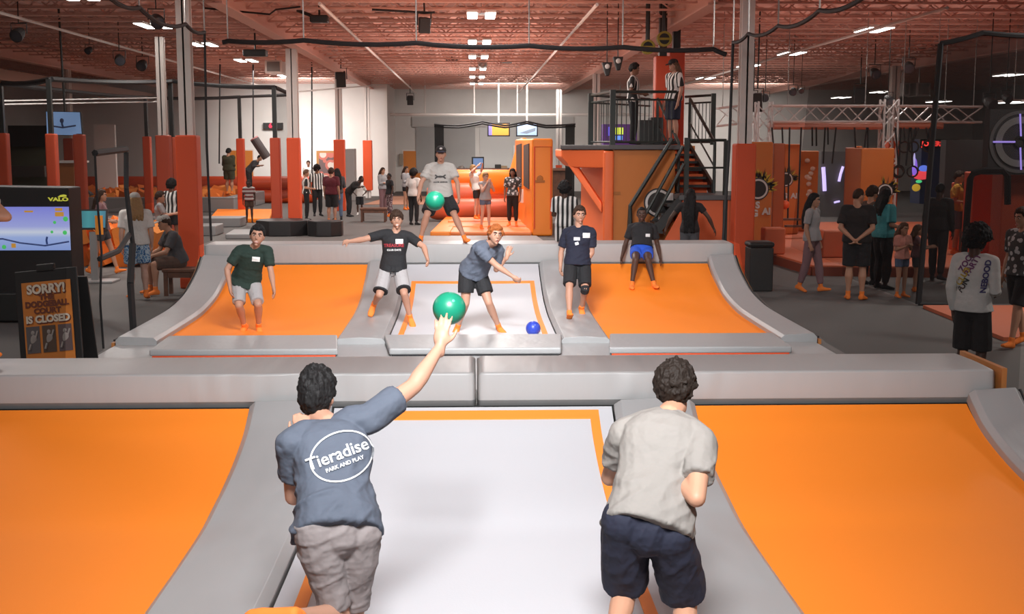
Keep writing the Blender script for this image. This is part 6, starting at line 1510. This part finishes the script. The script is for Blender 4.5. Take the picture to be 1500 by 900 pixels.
bg(1371, 412, 'tall person in black clothes standing beside the dark net corner', 1.78, 140, D(skin='dark', shirt=CL['nearblack'], sleeve=1.9, shorts=CL['nearblack'], shorts_name='trousers', leg=1.9, sock_mat=CL['black']), 'crop', arms='down', step=.1)
bg(1402, 386, 'person in a yellow T-shirt seen through the dark net', 1.72, 60, D(skin='tan', shirt=CL['yellow'], sleeve=.75, shorts=CL['denim'], leg=.9), 'short', 'brown', arms='bent', z=.2, Y=25.1)
o, J, lk = bg(1433, 556, 'child with dark curly hair in a white long sleeved shirt with printed lettering', 1.68, 128, D(skin='dark', shirt=CL['white'], sleeve=2, shorts=CL['nearblack'], leg=.95, w=.95, lflare=1.12, vox=.009, detail=True), 'afro', arms={'l': 'down', 'r': 'bent'}, head_turn=-10, Y=11.5)
so = J['_shirt']; d = cam_dir(J['neck']); x = d.cross(UPV).normalized(); z = x.cross(d); pur = mat('print_purple', (.16, .05, .14), .7)
a_ = math.radians(62); X_ = x * math.cos(a_) + z * math.sin(a_); Z_ = z * math.cos(a_) - x * math.sin(a_)
for tx, px_, py_, m_ in (('ZOOM', 1417, 382, pur), ('PARTY', 1425, 388, pur), ('CLUB', 1411, 405, mat('print_yellow', (.5, .33, .03), .7)), ('FUN', 1411, 418, BKP)): wrap_on(o, so, textpts(tx, .075, frame(aY(px_, py_, J['neck'].y), X_, Z_), .003), 'print_lettering', m_, d, .008)
c = aY(1444, 405, J['neck'].y); wrap_on(o, so, textpts('NEBOOD', .075, frame(c, z * 1.0 + x * .12, -x), .003), 'print_lettering', mat('print_indigo', (.06, .05, .16), .7), d, .008)
bg(1500, 524, 'person at the right edge in a dark patterned shirt and black shorts, one foot lifted', 1.7, -70, D(skin='tan', shirt=CAMO, sleeve=.8, shorts=CL['black'], leg=.9), 'short', 'brown', arms='down', step=.2, Y=14.6)
# woman at the foot of the tower
bg(1011, 380, 'person with very long black hair in a black top at the foot of the stairs', 1.66, 165, D(skin='dark', shirt=CL['nearblack'], sleeve=.5, shorts=CL['darkgrey'], shorts_name='trousers', leg=1.9, fem=True, hairlen=.5), 'long', arms='out', Y=22.4)
# referees
bg(926, 213, 'referee in a striped shirt with curly hair, left one on the tower deck', 1.75, 75, D(skin='brown', shirt=ref(1, 75), sleeve=.7, shorts=CL['black'], shorts_name='trousers', leg=1.9, sock_mat=CL['black']), 'curly', arms='bent', Y=26.9, z=DZ + .04)
o, J, lk = bg(984, 213, 'referee in a striped shirt with long hair and visor, right one on the tower deck', 1.80, -65, D(skin='fair', shirt=ref(2, -65), sleeve=.8, shorts=CL['navy'], leg=.95, fem=True, hairlen=.38, w=1.1, sock_mat=CL['black']), 'long', 'lightbrown', arms='down', Y=26.4, z=DZ + .04); cap(o, J, lk, CL['nearblack'])
o, J, lk = bg(827, 355, 'referee in a striped shirt seen from behind, near the inflatable', 1.74, 170, D(skin='dark', shirt=ref(3, 170), sleeve=.8, shorts=ref(4, 170), shorts_name='skirt', leg=.9, fem=True), 'afro', arms='cross', Y=23.5)
bg(751, 334, 'referee in a striped shirt and black leggings standing on the inflatable', 1.64, -10, D(skin='brown', shirt=CAMO, sleeve=.8, shorts=CL['black'], shorts_name='leggings', leg=1.8, fem=True, hairlen=.2), 'long', arms='down', Y=35, z=.16)
bg(252, 352, 'referee in a striped shirt with a bun of curly hair on the left', 1.66, 165, D(skin='brown', shirt=ref(5, 165), sleeve=.75, shorts=CL['black'], leg=.6, fem=True), 'afro', arms='bent', Y=28.5)
bg(449, 314, 'referee in a striped shirt left of the crowd behind the black cushions', 1.66, 100, D(skin='tan', shirt=ref(6, 100), sleeve=.8, shorts=CL['black'], shorts_name='trousers', leg=1.9, fem=True, sock_mat=CL['black']), 'short', 'lightbrown', arms='bent', Y=40.5)
bg(465, 306, 'referee in a striped shirt with big curly hair at the back of the crowd', 1.76, 20, D(skin='brown', shirt=ref(7, 20), sleeve=.8, shorts=CL['black'], shorts_name='trousers', leg=1.9, sock_mat=CL['black']), 'afro', arms='down', Y=43)
# crowd by the far column
bg(486, 318, 'person in a maroon T-shirt and black shorts with the back turned, in the crowd', 1.74, 170, D(skin='fair', shirt=CL['maroon'], sleeve=.8, shorts=CL['black'], leg=.95, w=1.15), 'curly', 'brown', arms='down', Y=39)
bg(495, 312, 'person in a dark mottled top and jeans right of the maroon T-shirt', 1.7, 200, D(skin='tan', shirt=CL['darkgrey'], sleeve=1.8, shorts=CL['denim'], shorts_name='jeans', leg=1.9, fem=True, sock_mat=CL['black']), 'long', arms='bent', Y=40.6)
bg(511, 306, 'person in black bending forward at the right of the crowd', 1.6, 80, D(skin='dark', shirt=CL['nearblack'], sleeve=1.9, shorts=CL['black'], shorts_name='trousers', leg=1.9, sock_mat=CL['black']), 'crop', arms='fwd', lean=.8, Y=42.5)
bg(527, 308, 'small child in a white T-shirt with hands on the hips, right of the crowd', 1.25, 5, D(skin='dark', shirt=CL['white'], sleeve=.8, shorts=CL['black'], leg=.95, socks=True, sock_mat=TAGM), 'crop', arms='hip', Y=43.5)
bg(453, 290, 'person in white standing far behind the crowd, near the bright wall', 1.75, 0, D(skin='fair', shirt=CL['white'], sleeve=.8, shorts=CL['denim'], leg=.8), 'short', 'brown', arms='down', Y=56.5)
bg(561, 303, 'person in grey with a ponytail standing left of the child in black', 1.65, 50, D(skin='tan', shirt=CL['grey'], sleeve=1.8, shorts=CL['mauve'], shorts_name='leggings', leg=1.9, fem=True, hairlen=.15), 'long', 'brown', arms='cross', Y=45)
bg(571, 308, 'child in a black top and patterned leggings facing left', 1.5, -60, D(skin='dark', shirt=CL['black'], sleeve=.6, shorts=PLEG, shorts_name='leggings', leg=1.9, fem=True), 'crop', arms='down', Y=42.5)
bg(606, 320, 'person in white T-shirt and black trousers, back turned, left of the cap man', 1.72, 150, D(skin='dark', shirt=CL['white'], sleeve=.7, shorts=CL['black'], shorts_name='trousers', leg=1.9, fem=True, sock_mat=CL['black']), 'afro', arms='down', Y=38)
bg(595, 306, 'person in a grey top and bare legs below the orange door', 1.66, 60, D(skin='tan', shirt=CL['grey'], sleeve=1.5, shorts=CL['black'], leg=.4, fem=True, hairlen=.2), 'long', 'brown', arms='cross', Y=47)
bg(699, 330, 'person in a white T-shirt jumping beside the orange tube of the inflatable', 1.6, 60, D(skin='light', shirt=CL['white'], sleeve=.7, shorts=CL['black'], leg=.6, fem=True), 'short', 'blond', arms='up', Y=36, z=.3, lean=-.25)
bg(711, 340, 'person in grey tank top, hands to the face, on the inflatable', 1.6, 35, D(skin='light', shirt=CL['grey'], sleeve=.2, shorts=CL['denim'], leg=.35, fem=True), 'short', 'blond', arms='face', Y=34.2, z=.1, step=.06)
# left side
o, J, lk = bg(198, 440, 'person in a white T-shirt and blue patterned shorts beside the net doorway', 1.7, 200, D(skin='light', shirt=CL['white'], sleeve=.8, shorts=PATT, leg=.75, w=1.1, hairlen=.12, lflare=1.1), 'long', 'blond', arms='down', step=.1, Y=19.6); cap(o, J, lk, CL['offwhite'])
bg(148, 404, 'person with long brown hair walking behind the small touch screen', 1.62, 95, D(skin='tan', shirt=CL['mauve'], sleeve=.6, shorts=CL['darkgrey'], leg=.5, fem=True, hairlen=.3), 'long', 'brown', arms='bent', step=.26, Y=23.6)
bg(234, 372, 'child in a grey top standing left of the referee with the bun', 1.45, 100, D(skin='tan', shirt=CL['grey'], sleeve=.8, shorts=CL['mauve'], leg=.6, fem=True), 'short', 'brown', arms='fwd', Y=26.5)
bg(365, 322, 'small child in a red and white striped shirt on the left trampolines', 1.3, 10, D(skin='dark', shirt=stripes('red_white_stripes', (.6, .55, .52), (.2, .05, .05), 9, (0, 0, 1)), sleeve=.7, shorts=CL['brown'], leg=.6, socks=False), 'crop', arms='down', Y=37.5, z=.1)
bg(337, 275, 'person in an olive hoodie with back turned beside the slim orange post', 1.78, 160, D(skin='tan', shirt=CL['olive'], sleeve=1.9, shorts=CL['olive'], leg=.8, w=1.35), 'curly', arms='bent', Y=48, z=.55)
bg(366, 270, 'person in black bending to push the grey punch log', 1.7, 80, D(skin='tan', shirt=CL['darkgrey'], sleeve=1.9, shorts=CL['nearblack'], shorts_name='trousers', leg=1.9), 'crop', arms='fwd', lean=.75, Y=49.2, z=.55)
bg(105, 240, 'person standing behind the orange counter below the hanging screen', 1.7, 20, D(skin='tan', shirt=CL['darkgrey'], sleeve=.8, shorts=CL['black'], shorts_name='trousers', leg=1.9), 'short', 'brown', arms='down', Y=37.8)
# seated man
p = aZ(262, 430, 0); s = 1.0
J, s = stand(p.x, p.y, -62, 1.75, 0)
R = Matrix.Rotation(math.radians(-62), 3, 'Z'); W = lambda x, y, z: V((p.x, p.y, 0)) + R @ V((x, y, z))
J['pel'] = W(0, .02, .55); J['neck'] = W(0, -.12, 1.02); J['head'] = W(0, -.20, 1.18); J['face'] = R @ V((0, -1, -.2))
for q, g in (('l', 1), ('r', -1)):
    J['hip_' + q] = W(g * .1, .0, .53); J['kn_' + q] = W(g * .16, -.43, .52); J['an_' + q] = W(g * .17, -.42, .09); J['toe_' + q] = W(g * .19, -.62, .05); J['sh_' + q] = W(g * .18, -.10, .98); J['el_' + q] = W(g * .22, -.24, .72); J['wr_' + q] = W(g * .09, -.44, .65)
lk = D(skin='tan', s=1.0, vox=.012, shirt=CL['darkgrey'], sleeve=.75, shorts=CL['brown'], leg=.95, w=1.15)
o = build_person('person', 'person in a grey T-shirt and pale cap sitting on the wooden stool at left', J, lk, loc=(p.x, p.y, 0)); hair(o, J, lk, 'short', HAIRS['brown']); cap(o, J, lk, CL['offwhite'])
# referee just outside the left edge, standing on the middle rail
X0 = aY(-62, 500, 9.7).x
J, s = stand(X0 - .02, 9.72, 20, 1.74, .735, arms={'l': 'hip', 'r': 'down'})
J['el_l'] = aY(10, 318, 9.62); J['wr_l'] = V((X0 + .02, 9.5, J['el_l'].z + .02)); J['an_l'] = V((X0 + .2, 9.66, .735 + .085)); J['toe_l'] = aY(8, 519, 9.56)
lk = D(skin='tan', s=s, vox=.011, shirt=ref(9, 20), sleeve=.7, shorts=CL['black'], leg=.9)
build_person('person', 'person in striped shirt at the left edge, only bent arm and orange toes showing', J, lk, loc=(X0, 9.72, .735))
# ================================================================ look
SC.view_settings.view_transform = 'Standard'; SC.view_settings.look = 'None'; SC.view_settings.gamma = 1.0
SC.view_settings.use_curve_mapping = False
SC.view_settings.exposure = 0.0
